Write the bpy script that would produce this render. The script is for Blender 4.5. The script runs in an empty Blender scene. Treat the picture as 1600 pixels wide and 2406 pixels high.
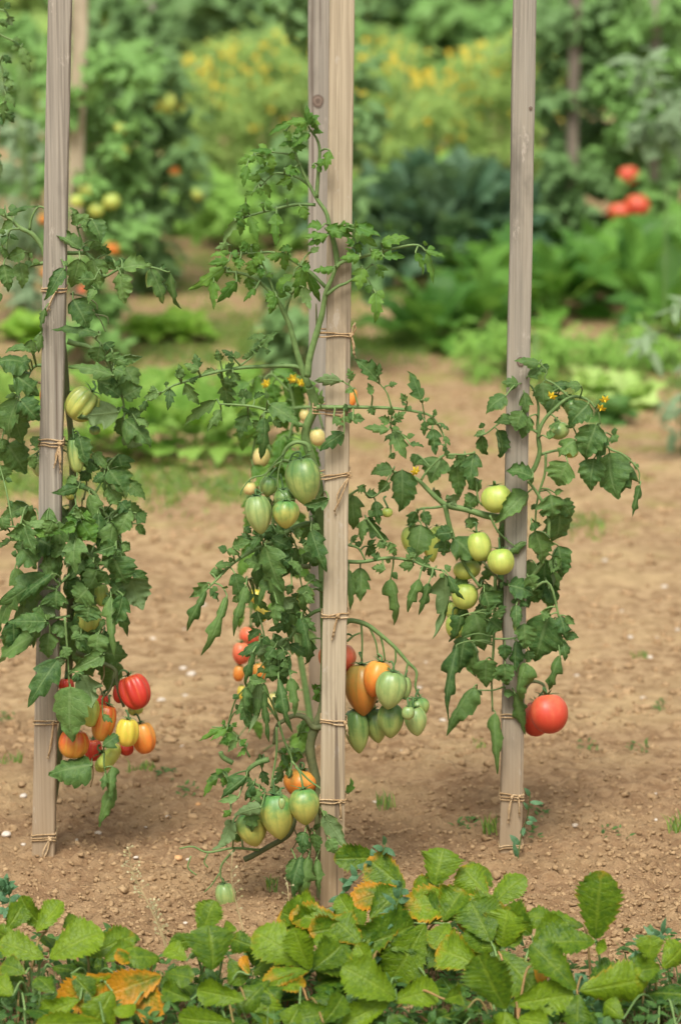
import bpy, math, random
import numpy as np
from mathutils import Vector, Matrix, noise
random.seed(7)
R = random.uniform
scene = bpy.context.scene
COL = scene.collection

# ------------------------------------------------------------------ camera
F, W, H = 8575.0, 1600.0, 2406.0
CAMH = 1.65
TH = math.atan(1903 / F)
FWD = Vector((0, math.cos(TH), -math.sin(TH)))
UP = Vector((0, math.sin(TH), math.cos(TH)))
CAM = Vector((0, 0, CAMH))
cd = bpy.data.cameras.new('camera')
cam = bpy.data.objects.new('camera', cd)
COL.objects.link(cam)
cam.location = CAM
cam.rotation_euler = (math.pi / 2 - TH, 0, 0)
cd.sensor_fit = 'VERTICAL'
cd.sensor_height = 36.0
cd.lens = 36.0 * F / H
cd.clip_start = 0.05
cd.clip_end = 2000
scene.camera = cam


def ray(px, py):
    return FWD + Vector(((px - W / 2) / F, 0, 0)) - UP * ((py - H / 2) / F)


def P(px, py, Y):                       # point seen at a photo pixel, Y metres away
    d = ray(px, py)
    return CAM + d * (Y / d.y)


def G(px, py, z=0.0):                   # point on the ground seen at a photo pixel
    d = ray(px, py)
    return CAM + d * ((z - CAMH) / d.z)


def scale_at(Y):                        # metres per photo pixel
    return Y / math.cos(TH) / F


cd.dof.use_dof = True
cd.dof.focus_distance = 4.97 / math.cos(TH) * 0.99
cd.dof.aperture_fstop = 4.8


# ------------------------------------------------------------------ mesh collecting
class MB:
    def __init__(s):
        s.v, s.f, s.uv, s.ti, s.mi = [], [], [], [], []

    def add(s, verts, faces, uvs=None, tint=(0.5, 0, 0.5), mi=0):
        o = len(s.v)
        s.v.extend(verts)
        s.f.extend([tuple(i + o for i in f) for f in faces])
        s.uv.extend(uvs if uvs else [(0.5, 0.5)] * len(verts))
        s.ti.extend([tint] * len(verts))
        s.mi.extend([mi] * len(faces))

    def build(s, name, mats, parent=None, origin=None, smooth=True):
        o = Vector(origin) if origin is not None else Vector((0, 0, 0))
        me = bpy.data.meshes.new(name)
        me.from_pydata([(a[0] - o.x, a[1] - o.y, a[2] - o.z) for a in s.v], [], s.f)
        if not isinstance(mats, (list, tuple)):
            mats = [mats]
        for m in mats:
            me.materials.append(m)
        n = len(me.loops)
        if n:
            vi = np.empty(n, dtype=np.int32)
            me.loops.foreach_get('vertex_index', vi)
            ul = me.uv_layers.new(name='UVMap')
            ul.data.foreach_set('uv', np.array(s.uv, dtype=np.float32)[vi].ravel())
            at = me.attributes.new('tint', 'FLOAT_VECTOR', 'POINT')
            at.data.foreach_set('vector', np.array(s.ti, dtype=np.float32).ravel())
            me.polygons.foreach_set('material_index', np.array(s.mi, dtype=np.int32))
            me.polygons.foreach_set('use_smooth', np.full(len(me.polygons), smooth))
        me.update()
        ob = bpy.data.objects.new(name, me)
        COL.objects.link(ob)
        if parent is not None:
            ob.parent = parent
        else:
            ob.location = o
        return ob


def tag(o, label=None, cat=None, group=None, kind=None):
    if label: o['label'] = label
    if cat: o['category'] = cat
    if group: o['group'] = group
    if kind: o['kind'] = kind
    return o


def empty(name, loc, label, cat, group=None):
    o = bpy.data.objects.new(name, None)
    o.empty_display_size = 0.05
    COL.objects.link(o)
    o.location = loc
    return tag(o, label, cat, group)


def catmull(pts, n=5):
    pts = [Vector(p) for p in pts]
    if len(pts) < 3:
        return [pts[0].lerp(pts[-1], i / n) for i in range(n + 1)]
    out = []
    q = [pts[0] * 2 - pts[1]] + pts + [pts[-1] * 2 - pts[-2]]
    for i in range(1, len(q) - 2):
        a, b, c, d = q[i - 1:i + 3]
        for k in range(n):
            t = k / n
            out.append(0.5 * ((2 * b) + (c - a) * t + (2 * a - 5 * b + 4 * c - d) * t * t + (3 * b - a - 3 * c + d) * t ** 3))
    out.append(pts[-1])
    return out


def tube(mb, pts, r0, r1, sides=7, tint=(0.5, 0, 0.5), mi=0, n=4, wob=0.0):
    c = catmull(pts, n)
    m = len(c)
    verts, faces, uvs = [], [], []
    ref = Vector((0.31, -0.9, 0.2)).normalized()
    L = 0
    for i, p in enumerate(c):
        t = (c[min(i + 1, m - 1)] - c[max(i - 1, 0)])
        t = t.normalized() if t.length > 1e-9 else Vector((0, 0, 1))
        a = t.cross(ref)
        if a.length < 0.05: a = t.cross(Vector((1, 0, 0)))
        a.normalize()
        b = t.cross(a)
        f = i / (m - 1)
        r = (r0 + (r1 - r0) * f) * (1 + wob * R(-1, 1))
        if i: L += (p - c[i - 1]).length
        for k in range(sides):
            an = 2 * math.pi * k / sides
            verts.append(p + a * (r * math.cos(an)) + b * (r * math.sin(an)))
            uvs.append((k / sides, L))
    for i in range(m - 1):
        for k in range(sides):
            k2 = (k + 1) % sides
            faces.append((i * sides + k, i * sides + k2, (i + 1) * sides + k2, (i + 1) * sides + k))
    faces.append(tuple(range(sides))[::-1])
    faces.append(tuple((m - 1) * sides + k for k in range(sides)))
    mb.add(verts, faces, uvs, tint, mi)


# ------------------------------------------------------------------ materials
def newmat(name):
    m = bpy.data.materials.new(name)
    m.use_nodes = True
    nt = m.node_tree
    nt.nodes.clear()
    return m, nt, nt.nodes, nt.links


class NB:
    """small node builder"""
    def __init__(s, name):
        s.m, s.nt, s.n, s.l = newmat(name)
        s.out = s.n.new('ShaderNodeOutputMaterial')

    def _in(s, sock, v):
        if hasattr(v, 'is_output') or isinstance(v, bpy.types.NodeSocket):
            s.l.new(v, sock)
        else:
            if sock.type == 'RGBA' and len(v) == 3: v = (*v, 1)
            sock.default_value = v

    def math(s, op, a, b=0.0, c=0.0, clamp=False):
        n = s.n.new('ShaderNodeMath')
        n.operation = op
        n.use_clamp = clamp
        s._in(n.inputs[0], a); s._in(n.inputs[1], b); s._in(n.inputs[2], c)
        return n.outputs[0]

    def mix(s, f, a, b, mode='MIX'):
        n = s.n.new('ShaderNodeMix')
        n.data_type = 'RGBA'
        n.blend_type = mode
        s._in(n.inputs[0], f); s._in(n.inputs[6], a); s._in(n.inputs[7], b)
        return n.outputs[2]

    def ramp(s, f, lo, hi):
        n = s.n.new('ShaderNodeMapRange')
        n.interpolation_type = 'SMOOTHSTEP'
        s._in(n.inputs[0], f)
        n.inputs[1].default_value = lo
        n.inputs[2].default_value = hi
        return n.outputs[0]

    def noise(s, vec, scale, detail=3, rough=0.55, out=0, dist=0.0):
        n = s.n.new('ShaderNodeTexNoise')
        if vec is not None: s.l.new(vec, n.inputs['Vector'])
        n.inputs['Scale'].default_value = scale
        n.inputs['Detail'].default_value = detail
        n.inputs['Roughness'].default_value = rough
        n.inputs['Distortion'].default_value = dist
        return n.outputs[out]

    def mapping(s, vec, sc=(1, 1, 1), loc=(0, 0, 0)):
        n = s.n.new('ShaderNodeMapping')
        s.l.new(vec, n.inputs[0])
        n.inputs[1].default_value = loc
        n.inputs[3].default_value = sc
        return n.outputs[0]

    def coord(s, w='Object'):
        return s.n.new('ShaderNodeTexCoord').outputs[w]

    def sep(s, vec):
        n = s.n.new('ShaderNodeSeparateXYZ')
        s.l.new(vec, n.inputs[0])
        return n.outputs

    def attr(s, name='tint'):
        n = s.n.new('ShaderNodeAttribute')
        n.attribute_name = name
        return n.outputs['Vector']

    def bump(s, h, strength=0.3, dist=0.002):
        n = s.n.new('ShaderNodeBump')
        n.inputs['Strength'].default_value = strength
        n.inputs['Distance'].default_value = dist
        s.l.new(h, n.inputs['Height'])
        return n.outputs[0]

    def principled(s, col, rough=0.5, normal=None, spec=0.5, **kw):
        n = s.n.new('ShaderNodeBsdfPrincipled')
        s._in(n.inputs['Base Color'], col)
        s._in(n.inputs['Roughness'], rough)
        n.inputs['Specular IOR Level'].default_value = spec
        if normal is not None: s.l.new(normal, n.inputs['Normal'])
        for k, v in kw.items(): n.inputs[k].default_value = v
        return n.outputs[0]

    def finish(s, sh):
        s.l.new(sh, s.out.inputs['Surface'])
        return s.m


def leaf_mat(name, dark, light, under, vein, old=(0.5, 0.3, 0.03), nveins=6.0, veinamt=0.5, trans=0.28, rough=0.5, edge_old=True, bumpy=0.6, spec=0.35):
    b = NB(name)
    uv = b.sep(b.coord('UV'))
    ti = b.sep(b.attr())
    au = b.math('ABSOLUTE', b.math('MULTIPLY_ADD', uv[0], 2.0, -1.0))
    co0 = b.coord('Object')
    wob = b.math('MULTIPLY_ADD', b.noise(co0, 110, 2), 0.16, -0.08)
    tv = b.math('ADD', b.math('SUBTRACT', uv[1], b.math('MULTIPLY', b.math('POWER', au, 1.4), 0.10)), wob)
    ph = b.math('MULTIPLY', tv, b.math('MULTIPLY', b.math('MULTIPLY_ADD', ti[2], 0.6, 0.7), nveins * math.pi))
    sv = b.math('ABSOLUTE', b.math('SINE', ph))
    lat = b.math('SUBTRACT', 1.0, b.ramp(sv, 0.0, 0.34))
    mid = b.math('SUBTRACT', 1.0, b.ramp(au, 0.015, 0.13))
    v = b.math('MAXIMUM', mid, b.math('MULTIPLY', lat, 0.6))
    co = b.coord('Object')
    n1 = b.noise(co, 120, 4, 0.65)
    n2 = b.noise(co, 500, 2)
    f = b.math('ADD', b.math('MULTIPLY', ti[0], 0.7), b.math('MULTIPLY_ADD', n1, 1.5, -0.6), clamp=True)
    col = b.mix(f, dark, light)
    col = b.mix(b.math('MULTIPLY', v, veinamt), col, vein)
    # ageing: yellow and orange towards the rim and tip
    e = b.math('MAXIMUM', b.math('POWER', au, 2.0), b.math('POWER', uv[1], 2.2))
    e = b.math('ADD', e, b.math('MULTIPLY_ADD', b.noise(co, 90, 3), 1.2, -0.6))
    a = b.math('MULTIPLY_ADD', ti[1], 2.0, -1.0)
    am = b.ramp(b.math('ADD', e, a), 0.35, 1.25)
    col = b.mix(b.math('MULTIPLY', am, b.math('MINIMUM', b.math('MULTIPLY', ti[1], 4.0), 1.0)), col, old)
    # small pits and specks
    sp = b.ramp(b.noise(co, 230, 2, 0.5), 0.70, 0.78)
    col = b.mix(b.math('MULTIPLY', sp, 0.25), col, (0.16, 0.12, 0.05))
    geo = b.n.new('ShaderNodeNewGeometry')
    und = b.mix(b.math('MULTIPLY', v, 0.5), under, vein)
    und = b.mix(b.math('MULTIPLY', am, 0.6), und, old)
    colf = b.mix(geo.outputs['Backfacing'], col, und)
    h = b.math('ADD', b.math('MULTIPLY', v, -0.8), b.math('MULTIPLY', b.noise(co, 260, 3), 1.6))
    nb = b.bump(h, bumpy, 0.0012)
    p = b.principled(colf, rough, nb, spec)
    tr = b.n.new('ShaderNodeBsdfTranslucent')
    b.l.new(b.mix(0.35, colf, (0.25, 0.42, 0.04)), tr.inputs['Color'])
    mx = b.n.new('ShaderNodeMixShader')
    mx.inputs[0].default_value = trans
    b.l.new(p, mx.inputs[1])
    b.l.new(tr.outputs[0], mx.inputs[2])
    return b.finish(mx.outputs[0])


def simple_mat(name, c1, c2, scale=40, rough=0.6, bump=0.3, spec=0.3, stretch=(1, 1, 1), bdist=0.002):
    b = NB(name)
    co = b.mapping(b.coord('Object'), stretch)
    ti = b.sep(b.attr())
    n = b.noise(co, scale, 4)
    f = b.math('ADD', b.math('MULTIPLY_ADD', n, 1.6, -0.55), b.math('MULTIPLY_ADD', ti[0], 0.8, -0.4), clamp=True)
    col = b.mix(f, c1, c2)
    return b.finish(b.principled(col, rough, b.bump(n, bump, bdist), spec))


def fruit_mat(name, top, bottom, stripe, amt, lo=0.25, hi=0.7, rough=0.3, fine=0.5):
    b = NB(name)
    uv = b.sep(b.coord('UV'))
    co = b.coord('Object')
    n = b.noise(co, 55, 4, 0.6)
    n2 = b.noise(b.mapping(b.coord('UV'), (2.3, 1.1, 1)), 3.0, 4)
    v = b.math('ADD', uv[1], b.math('MULTIPLY_ADD', n, 0.9, -0.45))
    col = b.mix(b.ramp(v, lo, hi), top, bottom)
    u = b.math('ADD', uv[0], b.math('MULTIPLY_ADD', n2, 0.5, -0.25))
    s = b.math('ABSOLUTE', b.math('SINE', b.math('MULTIPLY', u, math.pi)))
    st = b.math('SUBTRACT', 1.0, b.ramp(s, 0.05, 0.6))
    s2 = b.math('ABSOLUTE', b.math('SINE', b.math('MULTIPLY', u, math.pi * 3)))
    st = b.math('MAXIMUM', b.math('MULTIPLY', st, b.math('MULTIPLY_ADD', b.noise(co, 40, 3), 1.6, -0.1, True)), b.math('MULTIPLY', b.math('SUBTRACT', 1.0, b.ramp(s2, 0.05, 0.5)), b.math('MULTIPLY', b.ramp(b.noise(co, 75, 3), 0.4, 0.65), fine)))
    fade = b.math('SUBTRACT', 1.0, b.ramp(uv[1], 0.35, 0.98))
    col = b.mix(b.math('MULTIPLY', b.math('MULTIPLY', st, fade), amt), col, stripe)
    col = b.mix(b.math('MULTIPLY', b.ramp(b.noise(co, 260, 2), 0.68, 0.76), 0.3), col, (0.3, 0.25, 0.1))
    rg = b.math('MULTIPLY_ADD', b.noise(co, 90, 3), 0.3, rough - 0.06)
    return b.finish(b.principled(col, rg, b.bump(b.noise(co, 120, 2), 0.08, 0.001), 0.45,
                                 **{'Subsurface Weight': 0.12, 'Subsurface Scale': 0.006}))


def wood_mat(name, c1, c2, c3, seed=0.0):
    b = NB(name)
    co = b.coord('Object')
    g = b.noise(b.mapping(co, (330, 330, 4.0), (seed, seed, seed)), 1.0, 5, 0.6, dist=0.6)
    g2 = b.noise(b.mapping(co, (30, 30, 1.6), (seed + 3, 0, seed)), 1.0, 4, 0.6)
    bl = b.noise(b.mapping(co, (9, 9, 3.5), (seed, 2, seed)), 1.0, 5, 0.62)
    z = b.sep(co)[2]
    col = b.mix(b.ramp(g, 0.3, 0.72), c1, c2)
    col = b.mix(b.math('MULTIPLY', b.ramp(g2, 0.35, 0.75), 0.7), col, c3)
    col = b.mix(b.math('MULTIPLY', b.ramp(bl, 0.50, 0.66), 0.6), col, tuple(x * 0.5 for x in c1))
    # soil splashes on the foot of the stake
    dirt = b.math('SUBTRACT', 1.0, b.ramp(b.math('ADD', z, b.math('MULTIPLY_ADD', bl, 0.3, -0.15)), 0.0, 0.35))
    col = b.mix(b.math('MULTIPLY', dirt, 0.6), col, (0.36, 0.24, 0.125))
    sc_ = b.ramp(b.noise(b.mapping(co, (60, 60, 22), (seed, 4, 7)), 1.0, 5, 0.7), 0.60, 0.70)
    col = b.mix(b.math('MULTIPLY', sc_, 0.5), col, (0.50, 0.44, 0.36))
    # dark cracks
    ck = b.ramp(b.noise(b.mapping(co, (70, 70, 1.5), (seed, 9, 1)), 1.0, 3), 0.60, 0.68)
    col = b.mix(b.math('MULTIPLY', ck, 0.7), col, (0.10, 0.07, 0.05))
    return b.finish(b.principled(col, 0.85, b.bump(g, 0.5, 0.0015), 0.2))


M = {}
M['tom'] = leaf_mat('tomato_leaf', (0.032, 0.090, 0.022), (0.135, 0.235, 0.060), (0.145, 0.220, 0.085), (0.20, 0.29, 0.11), (0.30, 0.28, 0.06), 7, 0.42, 0.24, 0.52, spec=0.24)
M['tomnew'] = leaf_mat('young_tomato_leaf', (0.050, 0.145, 0.020), (0.150, 0.285, 0.042), (0.16, 0.26, 0.08), (0.17, 0.32, 0.10), (0.30, 0.28, 0.06), 7, 0.42, 0.30, 0.5, spec=0.24)
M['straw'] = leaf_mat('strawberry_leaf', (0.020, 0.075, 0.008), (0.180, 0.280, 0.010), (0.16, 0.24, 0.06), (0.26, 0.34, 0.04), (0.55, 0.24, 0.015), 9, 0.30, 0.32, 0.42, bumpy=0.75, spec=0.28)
M['stem'] = simple_mat('green_stem', (0.11, 0.19, 0.055), (0.22, 0.32, 0.11), 120, 0.6, 0.3)
M['oldstem'] = simple_mat('woody_stem', (0.09, 0.11, 0.045), (0.19, 0.20, 0.08), 90, 0.7, 0.5)
M['drystem'] = simple_mat('dry_stem', (0.26, 0.19, 0.09), (0.45, 0.36, 0.18), 90, 0.8, 0.4)
M['redstem'] = simple_mat('reddish_petiole', (0.20, 0.16, 0.05), (0.40, 0.20, 0.09), 60, 0.6, 0.3)
M['calyx'] = simple_mat('calyx_green', (0.06, 0.13, 0.04), (0.15, 0.25, 0.08), 150, 0.6, 0.3)
M['twine'] = simple_mat('jute_twine', (0.36, 0.235, 0.115), (0.60, 0.45, 0.27), 300, 0.9, 0.8)
M['petal'] = simple_mat('yellow_petal', (0.75, 0.50, 0.02), (0.90, 0.70, 0.05), 100, 0.6, 0.1)
FM = {
    'gs': fruit_mat('tomato_green_striped', (0.120, 0.225, 0.060), (0.37, 0.42, 0.12), (0.040, 0.125, 0.032), 0.6, 0.2, 0.85),
    'gy': fruit_mat('tomato_green_yellow', (0.10, 0.24, 0.06), (0.48, 0.44, 0.10), (0.055, 0.15, 0.03), 0.5, 0.15, 0.75),
    'gp': fruit_mat('tomato_pale_green', (0.20, 0.295, 0.095), (0.41, 0.455, 0.15), (0.06, 0.17, 0.045), 0.5, 0.2, 0.9),
    'rg': fruit_mat('tomato_ribbed_green', (0.27, 0.34, 0.08), (0.43, 0.44, 0.10), (0.085, 0.19, 0.035), 0.75, 0.1, 0.8, fine=0.2),
    'yg': fruit_mat('tomato_yellow_green', (0.30, 0.42, 0.07), (0.52, 0.55, 0.12), (0.20, 0.33, 0.06), 0.35, 0.1, 0.7),
    'ye': fruit_mat('tomato_yellow', (0.52, 0.45, 0.05), (0.72, 0.50, 0.07), (0.62, 0.24, 0.04), 0.30, 0.2, 0.8),
    'cr': fruit_mat('tomato_cream', (0.46, 0.43, 0.14), (0.62, 0.48, 0.19), (0.40, 0.38, 0.10), 0.15, 0.1, 0.7),
    'or': fruit_mat('tomato_orange', (0.62, 0.30, 0.05), (0.72, 0.19, 0.03), (0.42, 0.26, 0.05), 0.35, 0.1, 0.8),
    'os': fruit_mat('tomato_orange_green', (0.30, 0.24, 0.05), (0.55, 0.20, 0.035), (0.12, 0.16, 0.03), 0.6, 0.0, 0.8),
    'oy': fruit_mat('tomato_orange_red_striped', (0.60, 0.10, 0.02), (0.66, 0.30, 0.05), (0.66, 0.42, 0.06), 0.75, 0.2, 0.9),
    'pk': fruit_mat('tomato_pink', (0.70, 0.20, 0.085), (0.70, 0.115, 0.055), (0.60, 0.30, 0.10), 0.3, 0.1, 0.7),
    'rd': fruit_mat('tomato_red', (0.60, 0.105, 0.022), (0.52, 0.038, 0.022), (0.72, 0.22, 0.03), 0.30, 0.02, 0.35, rough=0.28),
    'rr': fruit_mat('tomato_ripe_red', (0.58, 0.150, 0.070), (0.53, 0.055, 0.026), (0.60, 0.17, 0.05), 0.3, 0.0, 0.6, rough=0.36),
}

# ------------------------------------------------------------------ leaflets
def shape_cut(t, lob):
    e = (math.sin(math.pi * min(1, t ** 0.62)) ** 0.85) if 0 < t < 1 else 0.0
    e *= 1.08 - 0.35 * t
    s = (t * lob) % 1.0
    return e * (0.56 + 0.50 * s if t < 0.85 else 0.9)


def shape_round(t, lob):
    e = (math.sin(math.pi * t ** 0.56) ** 0.80) * (1.12 - 0.3 * t) if 0 < t < 1 else 0.0
    s = (t * lob) % 1.0
    return e * (0.82 + 0.26 * s)


def shape_straw(t, lob):
    e = math.sin(math.pi * t ** 1.05) ** 0.62 * (0.62 + 0.5 * t) if 0 < t < 1 else 0.0
    s = (t * lob) % 1.0
    return e * (0.83 + 0.27 * s)


def shape_plain(t, lob):
    return math.sin(math.pi * t ** 0.7) ** 0.8 if 0 < t < 1 else 0.0


SH = {'cut': (shape_cut, 3.5), 'round': (shape_round, 5.0), 'straw': (shape_straw, 10.0), 'plain': (shape_plain, 1.0)}


def leaflet(mb, base, tip, width, nrm, style='cut', curl=0.8, bend=0.1, twist=0.0, roll=0.0, tint=None, N=20, MX=3, hook=0.0, pucker=0.05, mi=0, skew=0.32, lob=None, edge=1.0):
    ax = tip - base
    L = ax.length
    if L < 1e-5: return
    a = ax / L
    n = nrm - a * nrm.dot(a)
    if n.length < 0.05:
        n = UP - a * UP.dot(a)
    n.normalize()
    if roll: n = Matrix.Rotation(roll, 3, a) @ n
    fn, lobes = SH[style]
    if lob: lobes = lob
    ph = R(0, 6.28)
    asym = R(-0.10, 0.10)
    us = [k / MX for k in range(-MX, MX + 1)]
    verts, uvs = [], []
    ws = width * 0.5
    for i in range(N + 1):
        t = i / N
        rt = Matrix.Rotation(twist * t, 3, a)
        nn = rt @ n
        ss = a.cross(nn)
        sk = skew * math.sin(math.pi * min(1.0, t * 1.15 + 0.02)) if t < 0.87 else skew * 0.2
        for u in us:
            tt = min(max(t + asym * 0.3 * (1 if u > 0 else -1) * t * (1 - t), 0), 1)
            w = ws * fn(tt, lobes) * (1 + asym * (1 if u > 0 else -1))
            au = abs(u)
            sg = 1 if u > 0 else -1
            c = curl * (0.8 + 0.75 * noise.noise((t * 3.2 + ph, sg * 2.0 + ph, 1)))
            lat = h = 0.0
            k0 = int(round(au * MX))
            for kk in range(k0):
                m_ = (kk + 0.5) / MX
                fi = c * (m_ if edge <= 1 else m_ ** edge * 1.5)
                lat += math.cos(fi) * w / MX
                h -= math.sin(fi) * w / MX
            lat *= sg
            h += bend * L * 4 * t * (1 - t) - hook * L * max(0, t - 0.55) ** 2 * 2.5
            if 0.03 < t < 0.98:
                h += pucker * ws * (math.sin(lobes * 2 * math.pi * t + ph) * (0.12 if style == 'straw' else 0.4) * au + (1.8 if style == 'straw' else 2.6) * noise.noise((u * 1.6 + ph, t * 4.5, ph * 3)) * au)
            al = t * L + sk * abs(u) * w
            verts.append(base + a * al + ss * lat + nn * h)
            uvs.append((u * 0.5 + 0.5, t))
    K = len(us)
    faces = []
    for i in range(N):
        for k in range(K - 1):
            faces.append((i * K + k, i * K + k + 1, (i + 1) * K + k + 1, (i + 1) * K + k))
    if tint is None: tint = (R(0, 1), 0.0, R(0, 1))
    mb.add(verts, faces, uvs, tint, mi)


def mini(mb, base, d, L, w, n, tint, mi=0, style=None):
    """small leaf of six faces for far foliage"""
    a = d.normalized()
    s = a.cross(n)
    if s.length < 1e-3: s = a.cross(Vector((1, 0.3, 0)))
    s.normalize()
    nn = s.cross(a)
    c = w * 0.5
    v = [base, base + a * L * 0.35 + s * c - nn * c * 0.35, base + a * L * 0.4 + nn * c * 0.1, base + a * L * 0.35 - s * c - nn * c * 0.35,
         base + a * L * 0.75 + s * c * 0.7 - nn * c * 0.4, base + a * L * 0.75 - nn * c * 0.1, base + a * L * 0.75 - s * c * 0.7 - nn * c * 0.4, base + a * L - nn * c * 0.7]
    f = [(0, 2, 1), (0, 3, 2), (1, 2, 5, 4), (2, 3, 6, 5), (4, 5, 7), (5, 6, 7)]
    uv = [(.5, 0), (1, .35), (.5, .4), (0, .35), (.9, .75), (.5, .75), (.1, .75), (.5, 1)]
    mb.add(v, f, uv, tint, mi)


# ------------------------------------------------------------------ fruits
def fruit(parent, origin, c, rx, ry, axis, mat, kind='heart', ribs=6, ribd=None, sepals=6, stalk=None, name='tomato', calyx=True):
    """axis points from the calyx to the blossom end"""
    z = -axis.normalized()
    x = z.cross(Vector((0.2, 1, 0.1))).normalized()
    x = Matrix.Rotation(R(0, 6.28), 3, z) @ x
    y = z.cross(x)
    NR, NS = 22, 40
    if ribd is None: ribd = {'heart': 0.085, 'round': 0.03, 'rib': 0.2}[kind]
    verts, uvs, faces = [], [], []
    k1, k2 = R(0, 6.28), R(0, 6.28)
    for i in range(NR + 1):
        p = math.pi * i / NR
        v = i / NR
        r = math.sin(p)
        zz = math.cos(p)
        if kind == 'heart':
            low = max(0, (v - 0.42) / 0.58)
            r *= 1 - 0.36 * low ** 1.3
            zz -= 0.14 * low ** 3
            r = r ** 0.9 if r > 0 else 0
        elif kind == 'rib':
            r = max(r, 0) ** 0.82
        else:
            r = max(r, 0) ** 0.92
        zz -= (0.16 if kind != 'rib' else 0.24) * math.exp(-(p / 0.42) ** 2)
        for k in range(NS + 1):
            an = 2 * math.pi * k / NS
            rb = abs(math.cos(an * ribs / 2))
            m = 1 + ribd * (rb - 0.7) * min(1, math.sin(p) * 1.6) * (1.1 - 0.4 * v)
            m *= 1 + 0.04 * math.sin(2 * an + k1) + 0.025 * math.sin(3 * an + k2 + p)
            rr = rx * r * m
            verts.append(c + x * (rr * math.cos(an)) + y * (rr * math.sin(an)) + z * (ry * zz))
            uvs.append((k / NS * ribs + 0.5, v))
    K = NS + 1
    for i in range(NR):
        for k in range(NS):
            faces.append((i * K + k, (i + 1) * K + k, (i + 1) * K + k + 1, i * K + k + 1))
    mb = MB()
    mb.add(verts, faces, uvs)
    o = mb.build(name, FM[mat], parent, origin)
    if calyx:
        cb = MB()
        top = c + z * ry * 0.86
        for s in range(sepals):
            an = 2 * math.pi * (s + R(-.2, .2)) / sepals
            d = (x * math.cos(an) + y * math.sin(an))
            ln = rx * R(0.55, 0.9)
            up = R(-0.1, 0.5)
            b0 = top + d * rx * 0.05
            pts = [b0, b0 + d * ln * 0.5 + z * ln * (0.12 + up * 0.3), b0 + d * ln * 0.9 + z * ln * (up * 0.9)]
            w = rx * 0.11
            sd = d.cross(z).normalized()
            cc = catmull(pts, 3)
            vv, ff = [], []
            for i, q in enumerate(cc):
                ww = w * (1 - i / (len(cc) - 1)) + 0.0003
                vv += [q - sd * ww, q + z * ww * 0.5, q + sd * ww]
            for i in range(len(cc) - 1):
                for k in range(2):
                    ff.append((i * 3 + k, i * 3 + k + 1, i * 3 + k + 4, i * 3 + k + 3))
            cb.add(vv, ff, None, (R(0, 1), 0, 0))
        st = top + z * rx * 0.35
        pts = [top - z * ry * 0.05, st]
        if stalk is not None:
            pts += [st.lerp(stalk, 0.5) + Vector((R(-.004, .004), 0, 0.004)), stalk]
        tube(cb, pts, 0.0016, 0.0014, 6, (R(0, 1), 0, 0))
        cal = cb.build('calyx', M['calyx'], o, origin)
        # o sits at the plant's own origin, so the calyx does too
    return o


# ------------------------------------------------------------------ crops of the photograph used for measuring
CR = {'A': (400, 200, .44643), 'B': (400, 900, .44643), 'C': (400, 1400, .44643), 'D': (0, 400, .31888), 'E': (0, 950, .31888),
      'F': (0, 1450, .31888), 'G': (900, 800, .44643), 'H': (900, 1300, .44643), 'I': (0, 1900, .5102), 'J': (700, 1900, .57398), 'X': (0, 0, 1.0)}


def cv(k, x, y):
    a = CR[k]
    return a[0] + a[2] * x, a[1] + a[2] * y


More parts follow.
